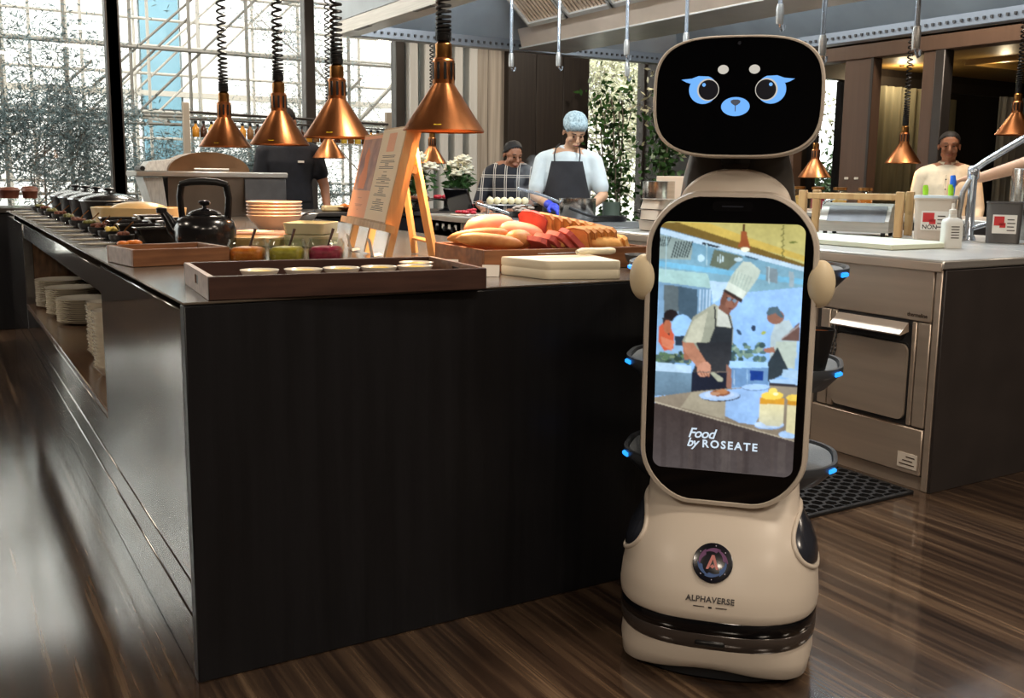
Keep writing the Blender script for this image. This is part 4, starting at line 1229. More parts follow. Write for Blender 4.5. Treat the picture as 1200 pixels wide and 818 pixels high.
# head
HC = 1.372
def hloop(s, y, e=3.3, dz=0.0, w=.386, h=.274):
    return [(x, y, HC+dz+z) for x, z in superell(w*s, h*s, e, 72)]
head = empty('head', (0, 0, 0)); head.parent = RBT
b = MB(); b.loft([hloop(.62, .075), hloop(.86, .065), hloop(.97, .035), hloop(1.0, -.02), hloop(1.0, -.085), hloop(.996, -.108), hloop(.978, -.119), hloop(.955, -.119), hloop(.95, -.113)]); b.build('head_shell', M['cream'], head, 60)
b = MB(); b.loft([hloop(.952, -.105), hloop(.952, -.1165)]); hs = b.build('face_screen', M['glass_black'], head, 60)
def face(px, py):
    return ((px-864.3)/520.0, HC-(py-112.5)/520.0)
M['face_blue'] = emit_mat('face_screen_blue', (112, 176, 250), 1.0)
M['face_pale'] = emit_mat('face_screen_pale', (206, 200, 188), .9)
M['face_dark'] = emit_mat('face_screen_dark', (8, 10, 22), .6)
M['face_grey'] = emit_mat('face_screen_grey', (84, 90, 104), .7)
def fpoly(name, pts, y, m):
    q = [face(*p) for p in pts]
    b = MB(); b.loft([[(x, y, z) for x, z in q], [(x, y-.0003, z) for x, z in q]]); return b.build(name, m, hs, 0)
def fell(cx_, cy_, rx, ry, n=36):
    return [(cx_+rx*math.cos(2*PI*k/n), cy_+ry*math.sin(2*PI*k/n)) for k in range(n)]
for s, ex, px_, hx in ((-1, 824.3, 830.0, 825.0), (1, 903.3, 897.6, 902.4)):
    pts = [(ex+s*16.8*math.cos(R(a)), 104.3+16.4*math.sin(R(a))) for a in range(-30, 260, 10)]
    pts += [(ex+s*6, 88.4), (ex+s*14, 91.2), (ex+s*26, 92.4), (ex+s*20.5, 95.4), (ex+s*15.5, 97.0)]
    fpoly('eye', pts, -.1166, M['face_blue'])
    fpoly('iris_ring', fell(px_, 104.3, 12.9, 12.9), -.1170, M['face_pale'])
    fpoly('pupil', fell(px_-s*.5, 104.5, 11.6, 11.6), -.1174, M['face_dark'])
    fpoly('eye_glint', fell(hx, 98.6, 2.1, 2.1, 16), -.1178, M['face_blue'])
for bx in (846.8, 883.0):
    fpoly('brow_dot', fell(bx, 81.1, 6.3, 5.2), -.1166, M['face_pale'])
fpoly('snout', fell(862.7, 123.9, 16.6, 11.0), -.1166, M['face_blue'])
fpoly('nose', [(857, 117), (860, 115.8), (865.4, 115.8), (868.4, 117), (868, 119.6), (865, 122), (862.7, 123), (860.4, 122), (857.4, 119.6)], -.1170, M['face_grey'])
fpoly('mouth_line', [(862.2, 122), (863.2, 122), (863.2, 129.4), (862.2, 129.4)], -.1170, M['face_grey'])
b = MB(); b.xf((0, -.1164, face(864, 51)[1]), rx=R(90)); b.lathe([(0, 0), (.004, 0), (.004, .0006), (0, .0006)], 16); b.build('face_camera', M['pod'], hs)

# serving trays behind the screen
M['led'] = emit_mat('blue_led', (40, 150, 255), 1.6)
M['tray_dark'] = mat('slate_tray_shell', (66, 70, 76), .35)
M['tray_grey'] = mat('ribbed_grey_tray', (120, 126, 132), .45, bump=.2, bump_scale=200)
for z in (.455, .705, .955):
    tr = empty('serving_tray', (0, .185, z)); tr.parent = RBT
    lo_ = [[(x, y, zz) for x, y in rrect(.56*k, .36*k, .15*k, 10)] for k, zz in ((.86, -.045), (.98, -.008), (1.0, .0), (1.0, .016), (.965, .016), (.955, .006))]
    b = MB(); b.loft(lo_); b.build('tray_shell', M['tray_dark'], tr, 50)
    b = MB(); b.loft([[(x, y, zz) for x, y in rrect(.53, .33, .135, 10)] for zz in (.005, .009)]); b.build('tray_mat', M['tray_grey'], tr, 50)
    for s in (-1, 1):
        pts = [(s*(.13+.1525*math.sin(R(a))), -.03-.1525*math.cos(R(a)), .003) for a in (58, 63, 68)]
        b = MB(); b.tube(pts, .0062, 6); b.build('led_strip', M['led'], tr)
for s in (-1, 1):
    b = MB(); b.tube([(s*.12, .30, .16), (s*.12, .30, 1.06), (s*.10, .22, 1.12), (s*.09, .08, 1.14)], .018, 12); b.build('back_post', M['cream'], RBT, 60)
b = MB(); b.loft([eloop(.34, .20, .155, .16, 3), eloop(.34, .20, .20, .16, 3), eloop(.30, .12, .24, .19, 3)]); b.build('rear_bracket', M['cream'], RBT, 60)
# conical cup standing on the middle tray
cu = empty('conical_cup', (1.20+.687*.212+.7266*.10, -.448-.7266*.212+.687*.10, .716), label='black conical cup with a copper lining on the robot middle tray', cat='cup')
b = MB(); b.lathe([(0, 0), (.022, 0), (.040, .10), (.0415, .104), (.039, .104), (.036, .096)], 24, caps=False); b.build('cup_body', M['black_plastic'], cu)
b = MB(); b.lathe([(.0388, .1035), (.036, .09), (.02, .01), (0, .008)], 24, caps=False); b.build('cup_lining', M['copper_in'], cu)

# ------------------------------------------------------------------ things on the serving island
TZ = 0.9008
def open_box(e, w, d, h, t, mats, floor=.012, handle=None):
    """tray or box of five boards round the origin corner (0,0)"""
    b = MB(); b.box(t, w-t, t, d-t, 0, floor); b.build('bottom_board', mats[0], e, smooth=0)
    b = MB(); b.box(0, w, 0, t, 0, h, .002); b.build('front_board', mats[0], e)
    b = MB(); b.box(0, w, d-t, d, 0, h, .002); b.build('back_board', mats[0], e)
    for s, x0, x1 in ((0, 0, t), (1, w-t, w)):
        b = MB()
        if handle:
            y0, y1, z0, z1 = handle
            b.box(x0, x1, t, y0, 0, h); b.box(x0, x1, y1, d-t, 0, h); b.box(x0, x1, y0, y1, 0, z0); b.box(x0, x1, y0, y1, z1, h)
            b.build('end_board', mats[1], e, smooth=0)
            b = MB(); b.box(x0+.003, x1-.003, y0, y1, z0, z1); b.build('handle_slot', M['black_plastic'], e, smooth=0)
        else:
            b.box(x0, x1, t, d-t, 0, h, .002); b.build('end_board', mats[1], e)
TR_ = R(-4.5)
tr = empty('serving_tray', (.056, .004, TZ), rz=TR_, label='long dark wooden tray of small yellow dishes at the front of the island', cat='tray')
open_box(tr, .68, .39, .054, .013, (M['tray_wood'], M['tray_side']), .012, (.155, .205, .020, .042))
DL = ('leftmost', 'second from the left', 'third from the left', 'fourth from the left', 'fifth from the left', 'rightmost')
for i, (x, y) in enumerate(((.155, .21), (.262, .20), (.362, .205), (.462, .205), (.56, .20), (.60, .30))):
    x, y = .056+x*math.cos(TR_)-y*math.sin(TR_), .004+x*math.sin(TR_)+y*math.cos(TR_)
    d = empty('small_dish', (x, y, TZ+.0125), label='small cream dish with yellow filling in the dark tray, '+DL[i], cat='dish', group='small yellow dishes in the dark tray')
    b = MB(); b.lathe([(0, 0), (.026, 0), (.03, .004), (.046, .03), (.048, .034), (.045, .033), (.03, .010), (0, .008)], 24, caps=False); b.build('bowl', M['white_cer'], d)
    b = MB(); b.lathe([(0, .034), (.02, .033), (.038, .027), (.036, .022), (0, .02)], 20, caps=False); b.build('filling', M['yellow_food'], d)
bx = empty('wooden_box', (.045, .885, TZ), rz=R(9), label='shallow brown wooden box left of the relish jars', cat='box')
open_box(bx, .30, .24, .052, .014, (M['walnut'], M['tray_side']))

# relish jars
for i, (x, y, m, nm, l) in enumerate(((.405, .955, 'orange_food', 'orange', 'leftmost'), (.525, .925, 'lime_food', 'yellow-green', 'middle'), (.648, .90, 'beet_food', 'beetroot red', 'rightmost'))):
    j = empty('relish_jar', (x, y, TZ), rz=R(-28), label='low glass jar of %s relish with a spoon, %s of three' % (nm, l), cat='jar', group='relish jars')
    sq = lambda s, z: [(p[0], p[1], z) for p in superell(s, s, 5, 32)]
    b = MB(); b.loft([sq(.100, 0), sq(.112, .006), sq(.114, .060), sq(.104, .066), sq(.104, .074), sq(.099, .074), sq(.099, .066), sq(.108, .058), sq(.106, .008), sq(.098, .005)]); b.build('glass', M['clear'], j, 60)
    b = MB(); b.loft([sq(.096, .006), sq(.104, .009), sq(.105, .036), sq(.085, .046), sq(.03, .050)]); b.build('relish', M[m], j, 60)
    b = MB(); b.tube([(.0, .0, .03), (.012, .01, .07), (.022, .018, .105)], [.004, .004, .005], 8); b.ell((-.004, -.003, .03), (.016, .012, .006)); b.build('spoon', M['tray_wood'], j, 60)

# kettle
k = empty('kettle', (.41, 1.54, TZ), rz=R(-34), label='black cast iron kettle with arched handle beside the wooden box', cat='kettle')
b = MB(); b.lathe([(0, 0), (.098, 0), (.106, .006), (.110, .03), (.112, .075), (.104, .104), (.08, .122), (.056, .128), (0, .128)], 40); b.build('body', M['black_enamel'], k, 50)
b = MB(); b.lathe([(.058, .126), (.06, .131), (.05, .140), (.02, .149), (.008, .152), (.007, .16), (.02, .165), (.023, .172), (.018, .178), (0, .18)], 28, caps=False); b.build('lid', M['black_enamel'], k, 50)
b = MB(); b.tube([(-.09, 0, .045), (-.12, 0, .07), (-.14, 0, .11), (-.158, 0, .135)], [.03, .026, .018, .013], 14); b.build('spout', M['black_enamel'], k, 60)
b = MB(); b.lathe([(.012, 0), (.019, .004), (.019, .02), (.012, .024)], 14, c=(-.163, 0, .128)); b.build('spout_tip', M['black_plastic'], k)
for s in (-1, 1):
    b = MB(); b.tube([(s*.085, 0, .11), (s*.088, 0, .14), (s*.092, 0, .19), (s*.084, 0, .235)], [.008]*4, 8, flat=1.6); b.build('handle_arm', M['black_enamel'], k, 60)
b = MB(); b.tube([(-.088, 0, .238), (-.05, 0, .247), (0, 0, .25), (.05, 0, .247), (.088, 0, .238)], [.011, .013, .0135, .013, .011], 12); b.build('handle_grip', M['black_plastic'], k, 60)

# stack of large bowls
bm_ = None
for i in range(5):
    lab = ('lowest', 'second from the bottom', 'middle one', 'second from the top', 'topmost')[i]
    b = MB(); b.lathe([(0, 0), (.075, 0), (.08, .004), (.118, .05), (.138, .075), (.136, .078), (.113, .052), (.074, .010), (0, .008)], 40, caps=False)
    o = b.build('stoneware_bowl', M['blush_cer'], None, 50)
    o.location = (1.02, 2.70, TZ+.0165*i); o.rotation_euler = (0, 0, 0)
    tag(o, 'blush stoneware bowl, %s in the nested stack behind the jars' % lab, 'bowl', 'nested stoneware bowls')
# sage dishes
for i in range(2):
    b = MB()
    sq = lambda w, d, z: [(x, y, z) for x, y in rrect(w, d, .02, 5)]
    b.loft([sq(.13, .17, 0), sq(.155, .20, .004), sq(.165, .21, .046), sq(.160, .205, .047), sq(.150, .19, .008), sq(.12, .16, .007)])
    o = b.build('rectangular_dish', M['green_cer'], None, 50); o.location = (.83, 1.58, TZ+.047*i); o.rotation_euler = (0, 0, R(-38))
    tag(o, 'sage green rectangular dish beside the easel, %s of two stacked' % ('lower', 'upper')[i], 'dish')
b = MB(); sq2 = lambda w, d, z: [(x, y, z) for x, y in rrect(w, d, .03, 5)]
b.loft([sq2(.20, .12, 0), sq2(.23, .15, .005), sq2(.24, .16, .035), sq2(.235, .155, .036), sq2(.22, .14, .01), sq2(.18, .1, .009)])
o = b.build('oval_platter', M['cream_cer'], None, 50); o.location = (.62, 1.66, TZ); o.rotation_euler = (0, 0, R(-30)); tag(o, 'cream oblong dish behind the orange relish jar', 'dish')
b = MB(); b.box(-.20, .20, -.13, .13, 0, .018, .006); o = b.build('serving_board', M['walnut'], None); o.location = (.80, 2.28, TZ); o.rotation_euler = (0, 0, R(-25)); tag(o, 'flat brown wooden serving board behind the jars', 'board')
b = MB(); b.box(-.05, .05, -.07, .07, 0, .003); b.box(-.03, .03, -.05, .05, .003, .006); o = b.build('napkin', M['paper'], None, smooth=0); o.location = (.80, 2.28, TZ+.0185); o.rotation_euler = (0, 0, .6); tag(o, 'folded pale napkin lying on the wooden serving board', 'napkin')
for i, (x, y) in enumerate(((.86, 1.02), (.88, 1.28))):
    b = MB(); b.prism_x([(-.045, 0), (.045, 0), (.04, .002), (-.04, .002)], -.001, .03); b.box(-.001, .001, -.045, .045, 0, .062)
    o = b.build('tent_card', M['white_print'], None, smooth=0); o.location = (x, y, TZ+.001); o.rotation_euler = (0, R(-12), R(-15))
    tag(o, 'white allergen card standing behind the easel ledge, %s of two' % ('nearer', 'farther')[i], 'card', 'white cards behind the easel')

# menu easel
es = empty('menu_easel', (.815, .83, TZ+.0085), rz=R(-9), label='pale wooden easel holding a two-page menu on the island', cat='easel')
# local: board runs along +y, faces -x, leans towards +x
lean = R(14)
def lp(y, h, off=0.0):   # point on the leaning plane
    return (h*math.sin(lean)+off*math.cos(lean), y, h*math.cos(lean)-off*math.sin(lean))
def slab(b, y0, y1, h0, h1, o0, o1):
    vs_ = [lp(y0, h0, o0), lp(y1, h0, o0), lp(y1, h1, o0), lp(y0, h1, o0), lp(y0, h0, o1), lp(y1, h0, o1), lp(y1, h1, o1), lp(y0, h1, o1)]
    b.add(vs_, [(0, 1, 2, 3), (7, 6, 5, 4), (0, 4, 5, 1), (1, 5, 6, 2), (2, 6, 7, 3), (3, 7, 4, 0)])
for (y0, y1, h1) in ((.0, .03, .44), (.30, .325, .10), (.58, .61, .40)):
    b = MB(); slab(b, y0, y1, 0, h1, .012, .034); b.build('front_leg', M['oak'], es, smooth=0)
b = MB(); slab(b, -.05, .68, .088, .112, -.022, .010); b.build('ledge', M['oak'], es, smooth=0)
b = MB(); slab(b, .0, .61, .30, .325, .035, .05); b.build('cross_bar', M['oak'], es, smooth=0)
b = MB(); b.tube([(.19, .27, -.006), (.135, .27, .38)], .013, 4); b.build('back_leg', M['oak'], es, smooth=0)
b = MB(); b.tube([(.19, .03, -.005), (.115, .04, .40)], .017, 4); b.build('back_leg', M['oak'], es, smooth=0)
b = MB(); b.tube([(.185, .03, .05), (.185, .27, .05)], .008, 4); b.build('stretcher', M['oak'], es, smooth=0)
bd = empty('menu_board', (0, 0, 0)); bd.parent = es
b = MB(); slab(b, -.02, .30, .113, .445, -.020, .008); b.build('menu_panel', M['oak'], bd, smooth=0)
b = MB(); slab(b, .305, .63, .113, .435, -.012, .008); b.build('picture_panel', M['oak'], bd, smooth=0)
b = MB(); slab(b, -.012, .295, .118, .440, -.0215, -.0202); b.build('menu_page', M['paper'], bd, smooth=0)
b = MB(); slab(b, .312, .622, .118, .428, -.0135, -.0122); b.build('picture_page', M['paper_pink'], bd, smooth=0)
M['plum'] = mat('soft_plum_print', (150, 112, 110), .6, col2=(196, 150, 130), scale=14)
b = MB(); slab(b, .33, .60, .22, .415, -.0145, -.0136); b.build('picture_print', M['plum'], bd, smooth=0)
M['apricot'] = mat('apricot_print', (232, 140, 90), .6)
b = MB()
q = [(.44, .225), (.54, .225), (.55, .27), (.51, .31), (.53, .35), (.50, .385), (.46, .36), (.455, .31), (.43, .27)]
b.add([lp(y, h, -.0152) for y, h in q]+[lp(y, h, -.0146) for y, h in q], [tuple(range(9))]+[tuple(range(17, 8, -1))]+[(i, 9+i, 9+(i+1) % 9, (i+1) % 9) for i in range(9)])
b.build('picture_shape', M['apricot'], bd, smooth=0)
b = MB()
for (yc, hh, w) in ((.47, .19, .06), (.47, .165, .12), (.47, .16, .10), (.47, .145, .02)):
    slab(b, yc-w/2, yc+w/2, hh, hh+.003, -.0142, -.0136)
b.build('picture_caption', M['pale_pink'], bd, smooth=0)
b = MB(); slab(b, .09, .19, .36, .425, -.0222, -.0216); b.build('menu_header', M['paper_pink'], bd, smooth=0)
b = MB(); rr = random.Random(5)
h = .345
while h > .15:
    w = rr.choice((.05, .07, .16, .2, .18))
    slab(b, .14-w/2, .14+w/2, h, h+.0018, -.0222, -.0216)
    h -= rr.choice((.0055, .0055, .012))
b.build('menu_text', M['ink'], bd, smooth=0)

# ------------------------------------------------------------------ bread box, breads, board, knife
bb = empty('bread_box', (.935, .335, TZ), rz=R(-3), label='wooden box filled with breads beneath the nearest copper lamp', cat='box')
open_box(bb, .60, .38, .066, .012, (M['walnut'], M['walnut']))
def loaf(name, loc, rx, ry, rz_, rot, m, label, grp, cat='bread', taper=0.0, squash=.75, n=20):
    b = MB()
    loops = []
    for i in range(13):
        t = -1+2*i/12
        k = max(0.02, (1-abs(t)**2.6))**.5
        loops.append([(rx*t, ry*k*math.cos(2*PI*j/n), rz_*k*math.sin(2*PI*j/n)*(1 if math.sin(2*PI*j/n) > 0 else squash)) for j in range(n)])
    b.loft(loops)
    o = b.build(name, m, None, 70)
    o.location = loc; o.rotation_euler = rot
    return tag(o, label, cat, grp)
GB = 'breads in the wooden box'
loaf('baguette', (1.005, .43, .985), .105, .028, .026, (0, R(4), R(-35)), M['crust'], 'small golden baguette at the front left corner of the bread box', GB)
loaf('baguette', (1.02, .53, .996), .10, .026, .025, (0, R(-6), R(-28)), M['crust'], 'golden baguette lying behind the front baguette in the bread box', GB)
loaf('bread_roll', (1.115, .44, .985), .048, .042, .036, (0, 0, .4), M['crust'], 'round scored golden roll between baguette and pink slices', GB)
loaf('bun', (1.10, .60, 1.02), .085, .058, .042, (0, R(-5), R(-20)), M['bun'], 'large smooth peach bun on top at the left of the box', GB)
loaf('bun', (1.17, .53, 1.0), .085, .05, .04, (0, R(8), R(-30)), M['bun'], 'smooth peach bun lying in front of the large bun', GB)
def slice_(loc, w, h, t, rot, m, label, grp, inner=None):
    e = empty('bread_slice', loc, label=label, cat='bread', group=grp)
    e.rotation_euler = rot
    prof_ = [(-w*.5, -h*.5), (w*.5, -h*.5), (w*.52, h*.15), (w*.56, h*.34), (w*.42, h*.5), (0, h*.56), (-w*.42, h*.5), (-w*.56, h*.34), (-w*.52, h*.15)]
    b = MB(); b.prism_x(prof_, -t/2, t/2); b.build('crust', m, e, 30)
    pr2 = [(y*.9, z*.9) for y, z in prof_]
    b = MB(); b.prism_x(pr2, -t/2-.0006, t/2+.0006); b.build('crumb', inner or M['crumb'], e, 30)
    return e
G1 = 'pink beetroot bread slices in the box'
slice_((1.235, .55, 1.02), .10, .10, .016, (R(10), R(-12), R(25)), M['pinkbread'], 'upright pink beetroot slice beside the peach buns', G1, M['pinkbread'])
for i in range(4):
    slice_((1.16+.035*i, .40-.012*i, .975+.006*i), .085, .075, .016, (R(5), R(-58+4*i), R(20-12*i)), M['pinkbread'], 'pink beetroot slice leaning at the front of the box, %s of four' % ('leftmost', 'second from the left', 'third from the left', 'rightmost')[i], G1, M['pinkbread'])
G2 = 'golden loaf slices standing in a row'
for i in range(7):
    slice_((1.255+.028*i, .53-.010*i, 1.018-.005*i), .095, .095, .016, (0, R(-14-3*i), R(28)), M['crust'], 'golden toast slice standing in the upper row, %s from the left' % ('first', 'second', 'third', 'fourth', 'fifth', 'sixth', 'last')[i], G2)
for i in range(5):
    slice_((1.33+.026*i, .42, .985), .09, .085, .015, (0, R(-26), R(22)), M['crust'], 'golden toast slice in the lower front row, %s' % ('first on the left', 'second', 'third', 'fourth', 'last on the right')[i], 'golden slices in the lower row')
loaf('end_crust', (1.235, .385, .975), .05, .035, .022, (0, 0, .3), M['crumb'], 'pale cut crust lying in front of the lower toast row', GB)
loaf('dark_roll', (1.43, .60, .985), .045, .038, .03, (0, 0, 0), M['pinkbread'], 'dark red roll at the back right of the bread box', GB)
for i in range(3):
    slice_((1.455+.025*i, .44, .967), .075, .06, .016, (0, R(-30), R(15)), M['crumb'], 'short pale bread slice at the right end of the box, %s of three' % ('left', 'middle', 'right')[i], 'pale slices at the right end')
loaf('half_loaf', (1.41, .385, .972), .06, .03, .026, (0, R(3), R(-8)), M['crumb'], 'cut pale half loaf lying flat at the right front of the box', GB)
b = MB()
pol = [(1.0, .09), (1.212, .022), (1.262, .25), (.958, .285)]
def rp_(poly, r):
    out = []
    n = len(poly)
    for i in range(n):
        p, a, c = Vector(poly[i]), Vector(poly[i-1]), Vector(poly[(i+1) % n])
        u1 = (a-p).normalized(); u2 = (c-p).normalized()
        for t in np.linspace(0, 1, 5):
            out.append(tuple((p+u1*r*(1-t)**2+u2*r*t**2)))
    return out
sm = rp_(pol, .016)
cxp, cyp = 1.11, .16
b.loft([[(cxp+(x-cxp)*s, cyp+(y-cyp)*s, z) for x, y in sm] for s, z in ((.985, 0), (1, .004), (1, .0235), (.985, .026), (.985, .0265), (1, .029), (1, .047), (.985, .051))])
o = b.build('cutting_board', M['polymer'], None, 40); o.location = (0, 0, TZ); tag(o, 'thick white cutting board in front of the bread box', 'board')
kn = empty('bread_knife', (1.26, .225, TZ+.062), rz=R(3), label='knife with a white handle lying on the cutting board edge', cat='knife')
b = MB(); b.tube([(-.07, 0, 0), (-.05, 0, .002), (0, 0, .001), (.06, 0, .0), (.075, 0, 0)], [.007, .011, .010, .011, .008], 10); b.build('handle', M['polymer'], kn, 60)
b = MB(); b.prism([(-.07, .002), (-.07, -.012), (-.19, -.012), (-.21, .002)], -.001, .001); b.build('blade', M['chrome'], kn, smooth=0)
for i, (x, y, r_) in enumerate(((.872, .46, 0), (.895, .245, .2))):
    b = MB(); b.quad((-.025, 0, 0), (.025, 0, 0), (.025, .018, .032), (-.025, .018, .032)); b.quad((-.025, .036, 0), (.025, .036, 0), (.025, .018, .032), (-.025, .018, .032))
    o = b.build('place_card', M['white_print'], None, smooth=0); o.location = (x, y-.02, TZ); o.rotation_euler = (0, 0, R(-35)); tag(o, 'small folded cream name card %s' % ('left of the bread box', 'at the front corner of the bread box')[i], 'card')
b = MB(); b.lathe([(0, 0), (.03, 0), (.055, .03), (.062, .05), (.058, .05), (.05, .03), (0, .006)], 24, caps=False); o = b.build('small_bowl', M['steel_dark'], None); o.location = (1.43, .20, TZ); tag(o, 'small dark bowl between cutting board and robot', 'bowl')

# ------------------------------------------------------------------ casseroles and dishes along the left of the island
def casserole(loc, label):
    e = empty('casserole', loc, label=label, cat='casserole', group='black lidded casseroles in a row')
    b = MB(); b.lathe([(0, 0), (.13, 0), (.145, .01), (.158, .10), (.162, .105), (.155, .105), (.14, .02), (0, .012)], 36, caps=False); b.build('pot', M['cast_iron'], e, 50)
    b = MB(); b.lathe([(.165, .104), (.166, .112), (.15, .124), (.10, .142), (.04, .152), (0, .153)], 36, caps=False); lid = b.build('lid', M['black_enamel'], e, 50)
    b = MB(); b.lathe([(.164, .1035), (.168, .106), (.168, .111), (.164, .1125)], 36, caps=False); b.build('lid_rim', M['chrome'], lid, 50)
    b = MB(); b.lathe([(.012, .150), (.010, .162), (.028, .170), (.030, .178), (.022, .183), (0, .184)], 18, caps=False); b.build('lid_knob', M['cast_iron'], lid, 50)
    for s in (-1, 1):
        b = MB(); b.tube([(-.04, s*.152, .085), (-.035, s*.185, .088), (.035, s*.185, .088), (.04, s*.152, .085)], .009, 8); b.build('handle', M['cast_iron'], e, 60)
    return e
for i, y in enumerate((5.26, 4.88, 4.50, 4.10)):
    casserole((.41+.015*i, y, TZ), 'black round casserole with a lid in a row, %s' % ('farthest one', 'second farthest', 'second nearest', 'nearest one behind the cream dish')[i])
# fluted cream dish
b = MB()
def flute(rx, ry, z, n=72):
    return [(rx*(1+.018*math.cos(9*2*PI*k_/n))*math.cos(2*PI*k_/n), ry*(1+.018*math.cos(9*2*PI*k_/n))*math.sin(2*PI*k_/n), z) for k_ in range(n)]
b.loft([flute(.22, .14, 0), flute(.235, .155, .005), flute(.25, .17, .085), flute(.245, .165, .087), flute(.225, .145, .05), flute(.1, .07, .052)])
o = b.build('fluted_dish', M['cream_cer'], None, 60); o.location = (.53, 3.58, TZ); o.rotation_euler = (0, 0, R(-25)); tag(o, 'large cream fluted oval dish beside the casseroles', 'dish')
b = MB(); b.ell((0, 0, 0), (.16, .10, .05), 24, 10); o = b.build('dish_food', M['cream_cer'], None, 60); o.location = (.53, 3.58, TZ+.068); o.rotation_euler = (0, 0, R(-25)); tag(o, 'pale mound of food inside the cream fluted dish', 'food')
# black square bowls with food
GBq = 'black square bowls of salad'
foods = ['orange_food', 'green_food', 'brown_food', 'orange_food', 'red_food', 'green_food', 'orange_food', 'yellow_food']
places = ((.26, 1.76), (.42, 1.95), (.24, 2.05), (.44, 2.25), (.25, 2.36), (.45, 2.58), (.26, 2.68), (.46, 2.92))
for i, (x, y) in enumerate(places):
    e = empty('square_bowl', (x+.02, y, TZ), rz=R(rs.uniform(-6, 6)), label='black square bowl of %s salad in two short rows, %s' % (('orange', 'green', 'brown', 'orange', 'red', 'green', 'orange', 'yellow')[i], ('nearest in the outer row', 'nearest in the inner row', 'second in the outer row', 'second in the inner row', 'third in the outer row', 'third in the inner row', 'farthest in the outer row', 'farthest in the inner row')[i]), cat='bowl', group=GBq)
    sq3 = lambda s, z: [(x_*1.16, y_*1.16, z*1.2) for x_, y_ in rrect(s, s, .012, 3)]
    b = MB(); b.loft([sq3(.07, 0), sq3(.08, .004), sq3(.135, .055), sq3(.139, .058), sq3(.128, .057), sq3(.085, .02), sq3(.03, .018)]); b.build('bowl', M['black_enamel'], e, 50)
    b = MB(); b.ell((0, 0, .040), (.058, .058, .024), 16, 8); b.build('salad', M[foods[i]], e, 60)
# row of pickle dishes along the edge
GP = 'pickle pots along the island edge'
yrow = [1.84, 2.12, 2.42, 2.75, 3.10, 3.48, 3.88, 4.30, 4.72, 5.14]
ordw = ['nearest', 'second nearest', 'third nearest', 'fourth nearest', 'fifth nearest', 'sixth nearest', 'fourth farthest', 'third farthest', 'second farthest', 'farthest']
pf = ['brown_food', 'yellow_food', 'brown_food', 'green_food', 'brown_food', 'green_food', 'brown_food', 'green_food', 'brown_food', 'green_food']
for i, y in enumerate(yrow):
    sl = empty('spoon_rest', (.075, y, TZ), label='narrow white spoon rest with a spoon at the island edge, %s' % ordw[i], cat='spoon rest', group='white spoon rests along the island edge')
    b = MB(); b.lathe([(0, .004), (.03, .002), (.042, .006), (.046, .010), (.043, .010), (.03, .006), (0, .006)], 20, sx=1.5, sy=.6, caps=False); b.build('rest', M['white_cer'], sl, 50)
    b = MB(); b.tube([(-.05, .008, .012), (.02, .0, .014), (.055, 0, .010)], [.003, .003, .004], 6); b.ell((.062, 0, .010), (.014, .009, .003), 10, 6); b.build('spoon', M['chrome'], sl, 60)
    p_ = empty('pickle_pot', (.172, y+.05, TZ), label='small dark pot of %s at the island edge, %s' % ({'orange_food': 'orange pickle', 'green_food': 'green olives', 'yellow_food': 'yellow corn', 'brown_food': 'brown chutney', 'red_food': 'red relish'}[pf[i]], ordw[i]), cat='pot', group=GP)
    b = MB(); b.lathe([(0, 0), (.028, 0), (.046, .022), (.048, .038), (.044, .038), (.035, .02), (0, .014)], 20, caps=False); b.build('pot', M['cast_iron'], p_, 50)
    b = MB()
    for k_ in range(9):
        b.ell((rs.uniform(-.024, .024), rs.uniform(-.024, .024), .036+rs.uniform(0, .012)), (.013, .013, .010), 8, 6)
    b.build('pickle', M[pf[i]], p_, 60)
    b = MB(); b.tube([(.0, .0, .03), (.02, .015, .06), (.05, .03, .085)], .003, 6); b.build('serving_spoon', M['brass'], p_, 60)
b = MB(); b.box(-.055, .055, -.05, .05, 0, .012, .003); o = b.build('slate_board', M['cast_iron'], None); o.location = (.14, 1.60, TZ); o.rotation_euler = (0, 0, .2); tag(o, 'small black slate board at the near end of the pickle row', 'board')
b = MB()
for k_ in range(6):
    b.ell((rs.uniform(-.035, .035), rs.uniform(-.03, .03), .012), (.02, .014, .010), 10, 6)
o = b.build('carrot_pieces', M['orange_food'], None, 60); o.location = (.145, 1.60, TZ+.0125); tag(o, 'orange carrot pieces on the small slate board', 'food')

# ------------------------------------------------------------------ plates and bowls on the shelf
SZ = .3935
plate = None
def stack_plates(x, y, n, r, what, grp):
    global plate
    for i in range(n):
        if plate is None:
            b = MB(); b.lathe([(0, .003), (.07, .003), (.078, .0), (.085, .003), (.134, .0165), (.136, .019), (.132, .0185), (.085, .007), (0, .007)], 40, caps=False)
            plate = b.build('dinner_plate', M['white_cer'], None, 50); o = plate
        else:
            o = plate.copy(); COL.objects.link(o)
        o.location = (x+rs.uniform(-.002, .002), y+rs.uniform(-.002, .002), SZ+.0105*i)
        o.scale = (r/.136, r/.136, 1)
        tag(o, what, 'plate', grp)
        if i == n-1:
            o['label'] = what.replace('white plate in', 'topmost white plate of')
stack_plates(.20, 3.35, 12, .137, 'white plate in the nearest plate stack on the island shelf', 'plates in the nearest shelf stack')
stack_plates(.185, 3.70, 14, .137, 'white plate in the middle plate stack on the island shelf', 'plates in the middle shelf stack')
stack_plates(.165, 4.06, 15, .137, 'white plate in the farthest plate stack on the island shelf', 'plates in the farthest shelf stack')
bowl_ = None
